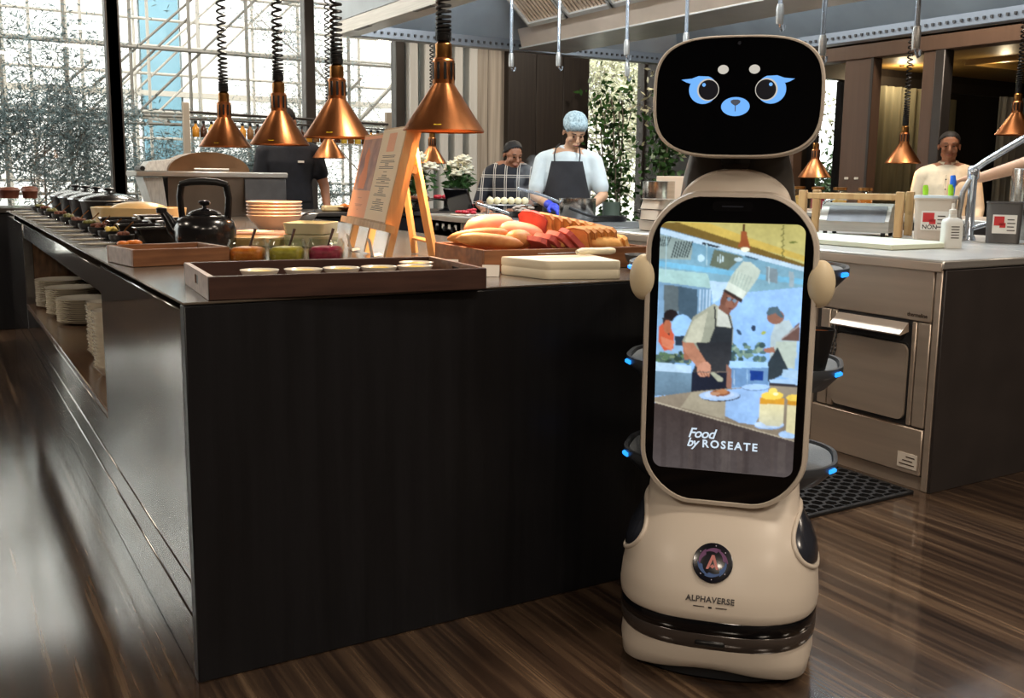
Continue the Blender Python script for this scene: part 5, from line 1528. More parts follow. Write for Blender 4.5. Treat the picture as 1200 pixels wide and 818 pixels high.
for si, (x, y, n, wd) in enumerate(((.14, 2.26, 15, 'farther'), (.11, 1.86, 16, 'nearer'))):
    for i in range(n):
        if bowl_ is None:
            b = MB(); b.lathe([(0, .004), (.03, .004), (.034, 0), (.04, .004), (.066, .036), (.068, .04), (.064, .038), (.04, .012), (0, .009)], 28, caps=False)
            bowl_ = b.build('soup_bowl', M['white_cer'], None, 50); o = bowl_
        else:
            o = bowl_.copy(); COL.objects.link(o)
        o.location = (x+rs.uniform(-.003, .003), y+rs.uniform(-.003, .003), SZ+.0145*i)
        tag(o, 'small white bowl in the %s tall bowl stack on the shelf' % wd, 'bowl', 'bowls in the %s shelf stack' % wd)
        if i == n-1:
            o['label'] = 'topmost small white bowl of the %s tall bowl stack on the shelf' % wd

# ------------------------------------------------------------------ grill station at the far end of the island
M['grill_body'] = mat('smoked_grill_steel', (110, 96, 84), .4, .4, var=.2, scale=6)
gr = empty('grill_station', (1.12, 4.55, TZ), rz=R(-3), label='steel grill station with a domed brown lid on the island', cat='grill')
b = MB(); b.prism_x([(-.20, 0), (.22, 0), (.24, .25), (-.24, .25)], -.27, .45); b.build('body', M['grill_body'], gr)
b = MB(); b.box(-.46, .48, -.27, .27, .25, .285, .006); b.build('top_flange', M['steel'], gr)
M['flap'] = mat('window_lit_guard', (230, 230, 228), .35, var=.25, scale=18, stretch=(6, 6, .6))  # window light on the metal side put into the pale streaky colour
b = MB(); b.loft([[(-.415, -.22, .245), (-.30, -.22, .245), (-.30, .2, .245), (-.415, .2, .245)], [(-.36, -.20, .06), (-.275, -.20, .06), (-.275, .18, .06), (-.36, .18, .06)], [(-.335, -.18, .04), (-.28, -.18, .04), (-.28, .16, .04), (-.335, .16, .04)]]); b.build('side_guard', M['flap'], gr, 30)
M['lid_br'] = mat('brown_dome_metal', (140, 108, 80), .38, .7, var=.25, scale=7)
b = MB()
arc = [(.255*math.cos(t), .126*math.sin(t)) for t in np.linspace(0, PI, 25)]
b.prism_y([(x-.0, z+.285) for x, z in arc], -.16, .22); b.build('dome_lid', M['lid_br'], gr, 50)
b = MB(); b.tube([(-.10, -.168, .300), (.12, -.168, .300)], .008, 8); b.build('dome_handle', M['steel'], gr, 60)
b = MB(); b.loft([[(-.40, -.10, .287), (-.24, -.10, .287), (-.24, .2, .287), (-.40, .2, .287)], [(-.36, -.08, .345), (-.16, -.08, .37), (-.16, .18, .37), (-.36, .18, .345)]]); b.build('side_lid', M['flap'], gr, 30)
b = MB(); b.tube([(-.40, -.1, .30), (-.40, .2, .30)], .016, 8); b.build('hinge', M['black_plastic'], gr, 60)
b = MB(); b.box(.20, .47, -.255, -.235, .05, .245, .004); b.build('glass_shield', M['steel_dark'], gr)
# shallow pans right of the grill
for i, (x, y, l) in enumerate(((1.42, 3.60, 'nearer'), (1.40, 3.93, 'farther'))):
    e = empty('steel_pan', (x, y, TZ), label='shallow grey steel pan beside the grill station, %s of two' % l, cat='pan', group='shallow pans beside the grill')
    b = MB(); b.lathe([(0, 0), (.10, 0), (.13, .04), (.135, .045), (.126, .042), (.098, .008), (0, .006)], 28, caps=False); b.build('pan', M['steel'], e, 50)
    b = MB(); b.tube([(.0, -.13, .04), (.02, -.20, .06), (.03, -.25, .065)], [.006, .007, .008], 8); b.build('handle', M['steel_dark'], e, 60)

# ------------------------------------------------------------------ back buffet, left counter, flowers
bf = empty('back_buffet', (2.42, 5.35, 0), label='black buffet counter behind the island under the white flowers', cat='counter')
b = MB(); b.box(-.72, 1.28, -.30, .36, 0, .855, .004); b.build('body', M['black_wood'], bf)
b = MB(); b.box(-.74, 1.30, -.33, .38, .86, .892, .005); b.build('worktop', M['frame_dark'], bf)
BZ = .893
lc = empty('side_counter', (-.75, 6.3, 0), label='dark counter at the left edge beyond the island', cat='counter')
b = MB(); b.box(.42, 1.05, -.3, .3, 0, .86, .004); b.build('body', M['black_wood'], lc)
b = MB(); b.box(.40, 1.07, -.32, .32, .865, .90, .004); b.build('worktop', M['frame_dark'], lc)
cs = empty('cake_stand', (.11, 6.2, .901), label='glass cake stand with brown cakes at the far left', cat='cake stand')
b = MB(); b.lathe([(0, 0), (.07, 0), (.02, .012), (.016, .05), (.05, .055), (.19, .058), (.195, .062), (.19, .066), (0, .066)], 32, caps=False); b.build('stand', M['clear'], cs, 50)
for i, (x, y, r_, h) in enumerate(((-.05, -.06, .075, .085), (.09, -.05, .055, .075), (.10, .08, .06, .09), (-.08, .09, .06, .08), (-.28, -.02, .07, .09))):
    zc = .968 if i < 4 else .901
    b = MB(); b.lathe([(0, 0), (r_*.82, 0), (r_*.9, h*.5), (r_*1.04, h*.7), (r_*.8, h*.95), (0, h)], 22); o = b.build('cake', M['brown_food'], None, 60)
    o.location = (.11+x, 6.2+y, zc)
    tag(o, 'round brown cake %s' % ('at the front of the glass stand', 'at the right front of the glass stand', 'at the right back of the glass stand', 'at the left back of the glass stand', 'on the dark counter left of the glass stand')[i], 'cake', 'brown cakes at the far left')

def flowers(loc, label, seed, lean=0.0, n=7):
    e = empty('flower_vase', loc, label=label, cat='flowers')
    rng = random.Random(seed)
    b = MB(); b.lathe([(0, 0), (.045, 0), (.05, .01), (.04, .09), (.055, .20), (.05, .20), (.034, .09), (.04, .014), (0, .012)], 22, caps=False); b.build('vase', M['clear'], e, 60)
    leaves = []
    st = MB()
    for i in range(n):
        a = rng.uniform(0, 2*PI); rad_ = rng.uniform(.03, .15)
        top = Vector((rad_*math.cos(a)+lean, rad_*math.sin(a), rng.uniform(.27, .44)))
        st.tube([(0, 0, .03), (top.x*.3, top.y*.3, .20), tuple(top)], .004, 5)
        fl = MB()
        r0 = rng.uniform(.058, .078)
        for j in range(13):
            t = j*2.4; el = .25+.09*j
            d = Vector((math.cos(t)*math.cos(el), math.sin(t)*math.cos(el), math.sin(el)))
            c = top+d*r0*.55
            fl.xf(tuple(c), rz=t, ry=-el+.5); fl.ell((0, 0, 0), (r0*.6, r0*.42, r0*.2), 10, 6)
        fl.xf()
        fl.build('blossom', M['petal'], e, 70)
        for _ in range(26):
            leaves.append((Vector((top.x*rng.uniform(.3, 1.1), top.y*rng.uniform(.3, 1.1), rng.uniform(.14, .34)))+Vector((rng.gauss(0, .03), rng.gauss(0, .03), 0)), 1))
    st.build('stems', M['leaf_in'], e, 60)
    leaf_mesh('leaves', leaves, .085, M['leaf_in'], e, rng, 3)
M['petal'] = mat('ivory_petal', (240, 236, 214), .6, var=.06, scale=20)
flowers((3.50, 5.48, BZ), 'glass vase of white flowers beside the woman in the plaid shirt', 3, -.02, 9)
flowers((3.02, 5.45, BZ), 'glass vase of white flowers half hidden behind the menu easel', 4, .02, 7)

def cake_plate(x, y, z, r_, h, food, label, group=None):
    e = empty('pedestal_plate', (x, y, z), label=label, cat='plate')
    b = MB(); b.lathe([(0, 0), (r_*.5, 0), (r_*.45, .01), (r_*.22, .02), (r_*.2, h-.02), (r_*.6, h-.012), (r_*.98, h-.004), (r_, h), (r_*.96, h+.002), (0, h)], 28, caps=False); b.build('plate', M['cast_iron'], e, 50)
    rng = random.Random(int(x*100))
    for i in range(14):
        b = MB(); a = rng.uniform(0, 2*PI); q = r_*.72*math.sqrt(rng.random())
        b.ell((q*math.cos(a), q*math.sin(a), h+.014), (.02, .018, .018), 8, 6); b.build('morsel', M[food], e, 60)
cake_plate(3.22, 5.18, BZ, .15, .10, 'red_food', 'dark pedestal plate of red berries in front of the white flowers')
cake_plate(2.95, 5.20, BZ, .14, .09, 'brown_food', 'dark pedestal plate of brown bites beside the easel')
for i, (x, y, f_, l) in enumerate(((2.77, 5.11, 'brown_food', 'low dark platter at the front of the buffet beside the range'), (2.42, 5.2, 'orange_food', 'wide platter of orange bites on the buffet left of the easel'), (3.50, 5.16, 'red_food', 'low platter of cured meat on the buffet beside the woman'))):
    e = empty('platter', (x, y, BZ), label=l, cat='platter')
    b = MB(); b.lathe([(0, 0), (.10, 0), (.155, .03), (.16, .034), (.15, .034), (.10, .010), (0, .008)], 28, caps=False); b.build('dish', M['cast_iron' if i != 1 else 'walnut'], e, 50)
    rng = random.Random(i)
    for k_ in range(12):
        b = MB(); b.ell((rng.uniform(-.09, .09), rng.uniform(-.09, .09), .035+rng.uniform(0, .012)), (.028, .022, .014), 8, 6); b.build('morsel', M[f_], e, 60)
b = MB(); b.box(-.08, .08, -.045, .045, 0, .045, .01); o = b.build('butter_dish', M['cream_cer'], None); o.location = (2.24, 5.22, BZ); tag(o, 'small cream trough dish on the buffet below the navy shirt', 'dish')
pn = empty('pineapple_half', (2.58, 5.42, BZ), label='small yellow pineapple piece with a leafy top on the buffet', cat='fruit')
b = MB(); b.ell((0, 0, .05), (.055, .05, .05), 16, 10); b.build('fruit', M['yellow_food'], pn, 60)
b = MB()
for k_ in range(8):
    a = 2*PI*k_/8
    b.tube([(0.01*math.cos(a), .01*math.sin(a), .09), (.045*math.cos(a), .045*math.sin(a), .135)], [.008, .001], 5)
b.build('crown', M['lime_food'], pn, 60)

# hanging bottle rack near the window
rk = empty('bottle_rack', (2.45, 6.85, 0), label='dark rail rack hanging in front of the window with small bottles', cat='rack')
b = MB(); b.tube([(-.92, 0, 1.70), (.95, -.02, 1.665)], .012, 8); b.build('rail', M['frame_dark'], rk, 60)
b = MB(); b.tube([(-.92, 0, 1.64), (.95, -.02, 1.615)], .008, 8); b.build('rail', M['frame_dark'], rk, 60)
for x, z0 in ((-.94, 0), (.96, 0)):
    b = MB(); b.box(x-.03, x+.03, -.02, .02, z0, 1.78, .004); b.build('post', M['scaf_white'], rk)
bm1 = [mat('amber_oil', (190, 130, 40), .2, trans=.0, coat=.5), mat('dark_vinegar', (60, 34, 22), .2, coat=.5), mat('yellow_oil', (214, 180, 70), .2, coat=.5), mat('clear_brown', (120, 84, 50), .2, coat=.5)]
prot = {}
NB = 26
for i in range(NB):
    x = -.86+i*.068
    mi = (0, 1, 2, 3, 2, 1, 0, 3, 1)[i % 9]
    if mi not in prot:
        e = empty('spice_bottle', (0, 0, 0))
        b = MB(); b.lathe([(0, -.13), (.028, -.13), (.030, -.125), (.030, -.05), (.012, -.03), (.011, -.01), (0, -.01)], 14); b.build('glass_body', bm1[mi], e, 50)
        b = MB(); b.lathe([(0, -.012), (.014, -.012), (.014, .012), (0, .012)], 12); b.build('cap', M['black_plastic'], e, 50)
        prot[mi] = e; o = e
    else:
        o = dup(prot[mi])
    o.location = (2.45+x, 6.85-.012*(x+.9), 1.616-.013*(x+.9))
    tag(o, 'small bottle hanging on the window rail, %s' % (('counted %s from its left end' % ('first', 'second', 'third', 'fourth', 'fifth', 'sixth', 'seventh', 'eighth', 'ninth', 'tenth', 'eleventh', 'twelfth', 'thirteenth')[i]) if i < 13 else ('counted %s from its right end' % ('first', 'second', 'third', 'fourth', 'fifth', 'sixth', 'seventh', 'eighth', 'ninth', 'tenth', 'eleventh', 'twelfth', 'thirteenth')[25-i])), 'bottle', 'bottles on the window rail')

# ------------------------------------------------------------------ cookware on the range
RZ = .9003
HZ2 = .9065
def pot(name, loc, r_, h, m, label, cat='pot', handle=None, hm=None, lidm=None):
    e = empty(name, loc, label=label, cat=cat)
    b = MB(); b.lathe([(0, 0), (r_*.96, 0), (r_, .006), (r_, h), (r_*1.03, h+.003), (r_*.97, h+.003), (r_*.95, .01), (0, .008)], 32, caps=False); b.build('vessel', m, e, 40)
    if handle:
        b = MB(); b.tube(handle, [.009, .010, .010, .011][:len(handle)], 8); b.build('handle', hm or M['chrome'], e, 60)
    return e
pot('saucepan', (3.30, 3.36, HZ2), .125, .135, M['pot_steel'], 'large steel saucepan with a long handle in front of the chef', 'saucepan', [(-.12, .03, .11), (-.25, .08, .16), (-.40, .13, .20)])
fp = pot('frying_pan', (3.04, 3.62, HZ2), .11, .035, M['cast_iron'], 'black frying pan of pale food left of the big saucepan', 'pan', [(-.10, .02, .025), (-.2, .08, .06), (-.30, .14, .09)])
b = MB()
for k_ in range(16):
    b.ell((rs.uniform(-.07, .07), rs.uniform(-.07, .07), .035+rs.uniform(0, .03)), (.022, .016, .012), 8, 6)
o = b.build('pan_food', mat('pale_fried_food', (196, 176, 160), .6, var=.3, scale=30), None, 60); o.location = (3.04, 3.62, HZ2+.005); tag(o, 'pale pile of food frying in the black pan', 'food')
pot('frying_pan', (3.30, 2.98, HZ2), .11, .030, M['cast_iron'], 'black frying pan right of the big saucepan', 'pan', [(-.10, .0, .022), (-.18, .05, .05), (-.26, .09, .085)], M['black_plastic'])
pot('small_pot', (3.60-.06, 3.30, .9065), .06, .11, mat('grey_green_enamel', (92, 104, 92), .4), 'small grey-green pot behind the right frying pan', 'pot')
pot('stock_pot', (3.20, 2.36, HZ2), .095, .26, M['pot_steel'], 'tall steel stock pot on the range just left of the robot', 'pot')
for i in range(3):
    e = empty('steel_pan_insert', (2.99, 2.02, RZ+.058*i), label='rectangular steel pan beside the robot, %s of three stacked' % ('lowest', 'middle', 'topmost')[i], cat='pan', group='stacked steel pans beside the robot')
    sq4 = lambda w, d, z: [(x_, y_, z) for x_, y_ in rrect(w, d, .03, 4)]
    b = MB(); b.loft([sq4(.22, .16, 0), sq4(.25, .19, .005), sq4(.262-.03*i, .20, .055), sq4(.285-.03*i, .225, .056), sq4(.285-.03*i, .225, .0575), sq4(.25-.03*i, .19, .0575), sq4(.24-.03*i, .18, .02)]); b.build('pan', M['steel_h'], e, 40)
b = MB(); b.box(-.012, .012, -.45, .45, 0, .30, .004); o = b.build('splash_guard', mat('cream_lit_splash_guard', (226, 196, 168), .4, .1), None); o.location = (3.46, 2.25, RZ); tag(o, 'cream-lit upright steel splash guard on the range behind the stock pot', 'splash guard')  # warm light on the steel is put into its cream colour
# leaning dark tray, cutting tray with dumplings, meat board
e = empty('dumpling_tray', (3.19, 4.12, RZ), rz=R(-20), label='perforated tray with a row of white dumplings in front of the woman', cat='tray')
b = MB(); b.box(-.17, .17, -.07, .07, .07, .078, .003); b.build('tray', M['steel'], e)
for (x, y) in ((-.15, -.05), (.15, -.05), (-.15, .05), (.15, .05)):
    b = MB(); b.tube([(x, y, 0), (x, y, .072)], .005, 6); b.build('foot', M['steel'], e)
for k_ in range(6):
    b = MB(); b.ell((0, 0, .026), (.027, .03, .028), 12, 8); o = b.build('dumpling', mat('pale_dumpling', (240, 226, 184), .5) if k_ == 0 else bpy.data.materials['pale_dumpling'], None, 60)
    a = R(-20); x = -.13+.052*k_
    o.location = (3.19+x*math.cos(a), 4.12+x*math.sin(a), RZ+.0785)
    tag(o, 'pale round dumpling on the tray before the woman, %s from the left' % ('first', 'second', 'third', 'fourth', 'fifth', 'last')[k_], 'dumpling', 'dumplings on the tray')
b = MB(); b.box(-.012, .012, -.12, .12, 0, .20, .004); o = b.build('tablet', M['smoke'], None); o.location = (2.95, 4.38, RZ+.006); o.rotation_euler = (0, R(-24), R(20)); tag(o, 'dark tablet leaning on the far end of the range', 'tablet')
e = empty('meat_board', (2.86, 4.10, RZ), rz=.3, label='steel board of red cured meat at the far corner of the range', cat='board')
b = MB(); b.box(-.11, .11, -.09, .09, 0, .012, .004); b.build('board', M['steel_h'], e)
b = MB()
for k_ in range(10):
    b.ell((rs.uniform(-.07, .07), rs.uniform(-.05, .05), .022+rs.uniform(0, .02)), (.03, .02, .012), 8, 6)
b.build('meat', M['red_food'], e, 60)

# ------------------------------------------------------------------ right end of the range: board, rack, toaster, tubs, bottle, faucet
b = MB(); b.loft([[(x_, y_, z) for x_, y_ in rrect(w, d, .012, 4)] for w, d, z in ((.39, .99, 0), (.40, 1.0, .004), (.40, 1.0, .022), (.39, .99, .026))])
o = b.build('cutting_board', mat('pale_green_polymer', (226, 232, 210), .4), None, 40); o.location = (3.17, 1.0, RZ); o.rotation_euler = (0, 0, R(0)); tag(o, 'pale green-white cutting board along the range right of the robot', 'board')
PZ = .9003
rk2 = empty('wooden_rack', (3.78, 1.40, PZ), rz=R(-62), label='wooden frame rack standing around the toaster right of the robot', cat='rack')
for (x, y) in ((-.25, -.12), (.25, -.12), (-.25, .16), (.25, .16)):
    b = MB(); b.box(x-.02, x+.02, y-.02, y+.02, 0, .235, .003); b.build('post', M['frame_brown2'] if 'frame_brown2' in M else M['oak'], rk2)
for y in (-.12, .16):
    b = MB(); b.box(-.23, .23, y-.012, y+.012, .19, .222, .003); b.build('rail', M['oak'], rk2)
b = MB(); b.box(-.25, .25, -.10, .14, .222, .226); b.build('glass_shelf', M['clear'], rk2, smooth=0)
ts = empty('toaster', (3.78, 1.40, PZ), rz=R(-62), label='small steel roll-top toaster inside the wooden rack', cat='toaster')
b = MB(); b.prism_x([(-.11, .02), (.13, .02), (.13, .10), (.10, .15), (.02, .17), (-.05, .15), (-.11, .08)], -.16, .20); b.build('body', M['steel'], ts, 30)
b = MB(); b.prism_x([(-.117, .075), (-.112, .082), (-.05, .152), (-.055, .157)], -.12, .18); b.build('door', M['steel_dark'], ts, 30)
b = MB(); b.tube([(-.17, -.02, .10), (-.165, -.02, .17), (-.10, -.02, .195), (-.04, -.02, .19)], .007, 8); b.build('handle', M['chrome'], ts, 60)
for (x, y) in ((-.13, -.09), (.17, -.09), (-.13, .11), (.17, .11)):
    b = MB(); b.lathe([(0, 0), (.012, 0), (.012, .022), (0, .022)], 10, c=(x, y, 0)); b.build('foot', M['black_plastic'], ts)
def tub(loc, w, d, h, m, label, rot, printm=None, text=None):
    e = empty('food_tub', loc, rz=rot, label=label, cat='tub', group='labelled food tubs by the faucet')
    sq5 = lambda s, z: [(x_*s, y_*s, z) for x_, y_ in rrect(w, d, .025, 4)]
    b = MB(); b.loft([sq5(.90, 0), sq5(.93, .005), sq5(1.0, h), sq5(1.05, h+.002), sq5(1.05, h+.008), sq5(.96, h+.008), sq5(.88, .012)]); b.build('tub', m, e, 40)
    lb_ = MB(); lb_.box(-w*.30, w*.36, -d/2*.985-.003, -d/2*.9, h*.25, h*.72, .001); lab_ = lb_.build('label_sheet', M['white_print'], e, smooth=0)
    b = MB(); b.box(-w*.26, w*.02, -d/2*.985-.0045, -d/2*.985-.003, h*.45, h*.68); b.box(-w*.1, w*.06, -d/2*.985-.0045, -d/2*.985-.003, h*.40, h*.52); b.build('label_red_mark', M['red_print'], lab_, smooth=0)
    b = MB()
    for k_ in range(4):
        b.box(w*.10, w*(.32-.03*(k_ % 2)), -d/2*.985-.0045, -d/2*.985-.003, h*(.32+.09*k_), h*(.345+.09*k_))
    b.build('label_print', M['ink'], lab_, smooth=0)
    if text:
        text_mesh('label_letters', text, .030, M['ink'], lab_, (-w*.27, -d/2*.985-.0032, h*.28), (R(90), 0, 0), bold=.0006)
    return e
faceR = R(-58)
tub((3.86, .96, PZ), .19, .17, .20, mat('pale_grey_tub', (206, 190, 174), .35, .2), 'pale food tub with red logo label and white lid left of the pump bottle', faceR, text='NON')
tub((3.98, .66, PZ), .16, .16, .19, mat('smoky_tub', (96, 92, 90), .3, .3), 'smoky grey food tub directly behind the pump bottle', faceR)
tub((4.12, .50, PZ), .20, .17, .165, mat('charcoal_tub', (76, 74, 74), .35, .3), 'charcoal food tub with a wide label right of the pump bottle', faceR)
b = MB(); b.loft([[(x_, y_, z) for x_, y_ in rrect(.2, .18, .03, 4)] for z in (0, .012)]); o = b.build('tub_lid', mat('translucent_white_lid', (214, 222, 226), .3), None, 40); o.location = (3.86, .96, PZ+.2085); o.rotation_euler = (0, 0, faceR); tag(o, 'translucent white lid on the pale food tub', 'lid')
for i, (dx, dy, c, h) in enumerate(((-.02, .05, (150, 200, 40), .05), (.03, -.06, (150, 200, 40), .055))):
    b = MB(); b.tube([(0, 0, 0), (0, .002, h*.6), (0, .004, h)], [.013, .015, .011], 10); o = b.build('green_scoop_handle', mat('lime_plastic', c, .4) if i == 0 else bpy.data.materials['lime_plastic'], None, 60)
    o.location = (3.86+dx, .96+dy, PZ+.221); tag(o, 'lime green utensil handle standing on the tub lid, %s' % ('left one', 'right one beside the blue handle')[i], 'utensil')
b = MB(); b.tube([(0, 0, 0), (0, 0, .07), (0, .004, .10)], [.010, .016, .012], 10); o = b.build('blue_brush_handle', mat('bright_blue_plastic', (40, 110, 220), .4), None, 60); o.location = (3.90, .90, PZ+.221); tag(o, 'bright blue utensil handle standing above the tub lid', 'utensil')
pb_ = empty('pump_bottle', (3.36, .50, PZ), rz=R(-30), label='white squeeze pump bottle at the corner of the range', cat='bottle')
b = MB(); sq6 = lambda s, z: [(x_*s, y_*s, z) for x_, y_ in rrect(.085, .06, .018, 4)]
b.loft([sq6(.95, 0), sq6(1, .006), sq6(1, .11), sq6(.9, .125), sq6(.4, .135), sq6(.38, .15)]); b.build('bottle', mat('milky_bottle', (226, 226, 220), .35), pb_, 50)
b = MB(); b.lathe([(.016, .15), (.017, .152), (.017, .168), (.008, .172), (.007, .195), (0, .196)], 14); b.build('pump', M['white_print'], pb_, 50)
b = MB()
for k_ in range(5):
    b.box(-.015, .02, -.0312, -.0302, .045+.012*k_, .049+.012*k_)
b.build('bottle_print', M['ink'], pb_, smooth=0)
pot('tall_steel_container', (4.38, .80, PZ), .085, .36, M['pot_steel'], 'tall ribbed steel container at the right edge behind the food tray', 'container')
e = empty('steel_food_pan', (4.34, .42, PZ), label='steel pan of orange food at the right edge of the prep counter', cat='pan')
b = MB(); b.lathe([(0, 0), (.09, 0), (.10, .16), (.104, .165), (.096, .165), (.085, .02), (0, .015)], 28, caps=False); b.build('pan', M['steel'], e, 50)
b = MB(); b.ell((0, 0, .15), (.092, .092, .03), 18, 8); b.build('food', M['orange_food'], e, 60)
fc = empty('faucet', (4.0, .86, PZ), label='large curved chrome faucet over the right-hand sink', cat='faucet')
b = MB(); b.lathe([(0, 0), (.035, 0), (.03, .02), (.022, .03), (.02, .30), (.028, .31), (.028, .36), (.018, .37), (0, .37)], 18); b.build('column', M['chrome'], fc, 50)
b = MB(); b.tube([(0, -.0, .35), (.012, -.05, .39), (.06, -.16, .47), (.10, -.27, .545), (.106, -.30, .55), (.108, -.315, .53), (.108, -.318, .45)], .017, 12); b.build('spout', M['chrome'], fc, 60)
b = MB(); b.tube([(-.03, .01, .02), (-.05, .03, .12), (-.045, .02, .24), (-.0, .0, .33)], .014, 10); b.build('spray_hose', M['steel'], fc, 60)
b = MB(); b.tube([(.0, -.02, .06), (.08, -.10, .10), (.12, -.14, .11)], .012, 8); b.build('lever', M['chrome'], fc, 60)

# jars on the far counter to the right
fcnt = empty('side_bar_counter', (5.56, 3.0, 0), label='dark counter under the copper lamps on the right', cat='counter')
b = MB(); b.box(-.32, .32, -1.7, 1.35, 0, .91, .004); b.build('body', M['frame_dark'], fcnt)
b = MB(); b.box(-.35, .35, -1.73, 1.38, .915, .95, .004); b.build('worktop', M['steel'], fcnt)
jp = [(5.75, 3.69), (5.75, 3.48), (5.75, 3.25), (5.75, 3.0)]
jl = ['glass jar with tan contents just right of the robot neck', 'glass jar with dark red contents left of the wooden rack', 'glass jar with pale contents behind the left post of the wooden rack', 'glass jar with orange contents behind the toaster']
for i, ((x, y), f_) in enumerate(zip(jp, ('crumb', 'beet_food', 'crumb', 'orange_food'))):
    e = empty('storage_jar', (x, y, .9503), label=jl[i], cat='jar', group='glass storage jars behind the rack')
    b = MB(); b.lathe([(0, 0), (.058, 0), (.064, .008), (.064, .14), (.05, .155), (.05, .165), (.046, .165), (.046, .155), (.058, .138), (.058, .012), (0, .008)], 24, caps=False); b.build('glass', M['clear'], e, 50)
    b = MB(); b.lathe([(0, .01), (.055, .01), (.055, .10), (0, .115)], 20); b.build('contents', M[f_], e, 60)
    b = MB(); b.lathe([(0, .163), (.054, .163), (.054, .185), (0, .188)], 20); b.build('lid', M['brass'], e, 50)

# ------------------------------------------------------------------ people
def remesh(name, prims, m, parent, vox=.011, smooth_it=4, dec=.5):
    """one continuous surface from overlapping tapered limbs and ellipsoids"""
    b = MB()
    for p in prims:
        if p[0] == 'c':
            _, a, c, r1, r2 = p
            a, c = Vector(a), Vector(c)
            pts, rr_ = [], []
            d = (c-a); L = d.length; d.normalize()
            for t in (-1, -.7, 0):
                pts.append(a+d*r1*t*.95); rr_.append(max(1e-3, r1*math.sqrt(max(0, 1-t*t))))
            for t in (0, .7, 1):
                pts.append(c+d*r2*t*.95); rr_.append(max(1e-3, r2*math.sqrt(max(0, 1-t*t))))
            b.tube(pts, rr_, 14)
        elif p[0] == 'e':
            b.ell(p[1], p[2], 20, 14)
        elif p[0] == 'f':      # flattened chain
            _, pts, rs_, fl = p
            b.tube(pts, rs_, 16, flat=fl)
        elif p[0] == 'l':      # loft of ellipses (z, rx, ry, cx, cy)
            b.loft([[(cx_+rx*math.cos(2*PI*k/24), cy_+ry*math.sin(2*PI*k/24), z) for k in range(24)] for (z, rx, ry, cx_, cy_) in p[1]])
    tmp = b.build(name+'_tmp', m, None, 0)
    md = tmp.modifiers.new('r', 'REMESH'); md.mode = 'VOXEL'; md.voxel_size = vox
    if smooth_it:
        md = tmp.modifiers.new('s', 'SMOOTH'); md.iterations = smooth_it; md.factor = .5
    if dec < 1:
        md = tmp.modifiers.new('d', 'DECIMATE'); md.ratio = dec
    dg = bpy.context.evaluated_depsgraph_get()
    me_ = bpy.data.meshes.new_from_object(tmp.evaluated_get(dg))
    me_.name = name
    old = tmp.data
    bpy.data.objects.remove(tmp); bpy.data.meshes.remove(old)
    me_.shade_smooth()
    me_.materials.clear(); me_.materials.append(m)
    o = bpy.data.objects.new(name, me_); COL.objects.link(o)
    if parent is not None:
        o.parent = parent
    return o

def hand_prims(w, d, side, up=Vector((0, 0, 1)), curl=.6, s=1.0):
    """palm and five fingers from wrist w pointing along d"""
    d = Vector(d).normalized()
    lat = d.cross(up)
    if lat.length < .1:
        lat = d.cross(Vector((0, 1, 0)))
    lat.normalize(); lat *= side
    nrm = lat.cross(d)*side
    nrm.normalize()
    w = Vector(w)
    pr = [('c', w, w+d*.05*s, .024*s, .030*s), ('c', w+d*.045*s+lat*.018*s, w+d*.085*s+lat*.022*s, .018*s, .016*s), ('c', w+d*.045*s-lat*.018*s, w+d*.082*s-lat*.024*s, .018*s, .015*s)]
    for i, (o_, l) in enumerate(((.030, .062), (.010, .072), (-.010, .066), (-.029, .052))):
        a = w+d*.088*s+lat*o_*s
        m1 = a+(d*math.cos(curl*.5)-nrm*math.sin(curl*.5))*l*.55*s
        m2 = m1+(d*math.cos(curl*1.6)-nrm*math.sin(curl*1.6))*l*.5*s
        pr += [('c', a, m1, .0098*s, .009*s), ('c', m1, m2, .009*s, .0078*s)]
    t0 = w+d*.03*s+lat*.028*s
    t1 = t0+(d*.55+lat*.7-nrm*.3).normalized()*.045*s
    t2 = t1+(d*.9+lat*.1-nrm*.3).normalized()*.034*s
    pr += [('c', t0, t1, .014*s, .0105*s), ('c', t1, t2, .0105*s, .009*s)]
    return pr

def head_prims(c, fwd, tilt=0.0):
    """skull, jaw, nose, brow, ears; returns prims and a point mapper (face looks along -y locally)"""
    Mh = Matrix.Translation(Vector(c)) @ Matrix.Rotation(fwd, 4, 'Z') @ Matrix.Rotation(tilt, 4, 'X')
    f = lambda x, y, z: tuple(Mh @ Vector((x, y, z)))
    pr = []
    def sph(x, y, z, r_):
        pr.append(('c', f(x, y-.001, z), f(x, y+.001, z), r_, r_))
    sph(0, .012, .045, .082); sph(0, -.018, .03, .074); sph(0, -.02, -.03, .06); sph(0, -.03, -.062, .044); sph(0, -.042, -.085, .026)
    sph(.03, -.01, -.06, .035); sph(-.03, -.01, -.06, .035)
    pr.append(('c', f(0, -.088, .012), f(0, -.110, -.022), .010, .015))
    pr.append(('c', f(-.032, -.078, .030), f(.032, -.078, .030), .012, .012))
    pr.append(('c', f(-.018, -.080, -.058), f(.018, -.080, -.058), .009, .009))
    pr.append(('c', f(-.014, -.078, -.068), f(.014, -.078, -.068), .009, .009))
    for s in (-1, 1):
        pr.append(('c', f(s*.08, .014, .012), f(s*.083, .018, -.022), .014, .009))
        pr.append(('c', f(s*.04, -.062, -.015), f(s*.045, -.055, -.03), .022, .02))
    return pr, f, Mh

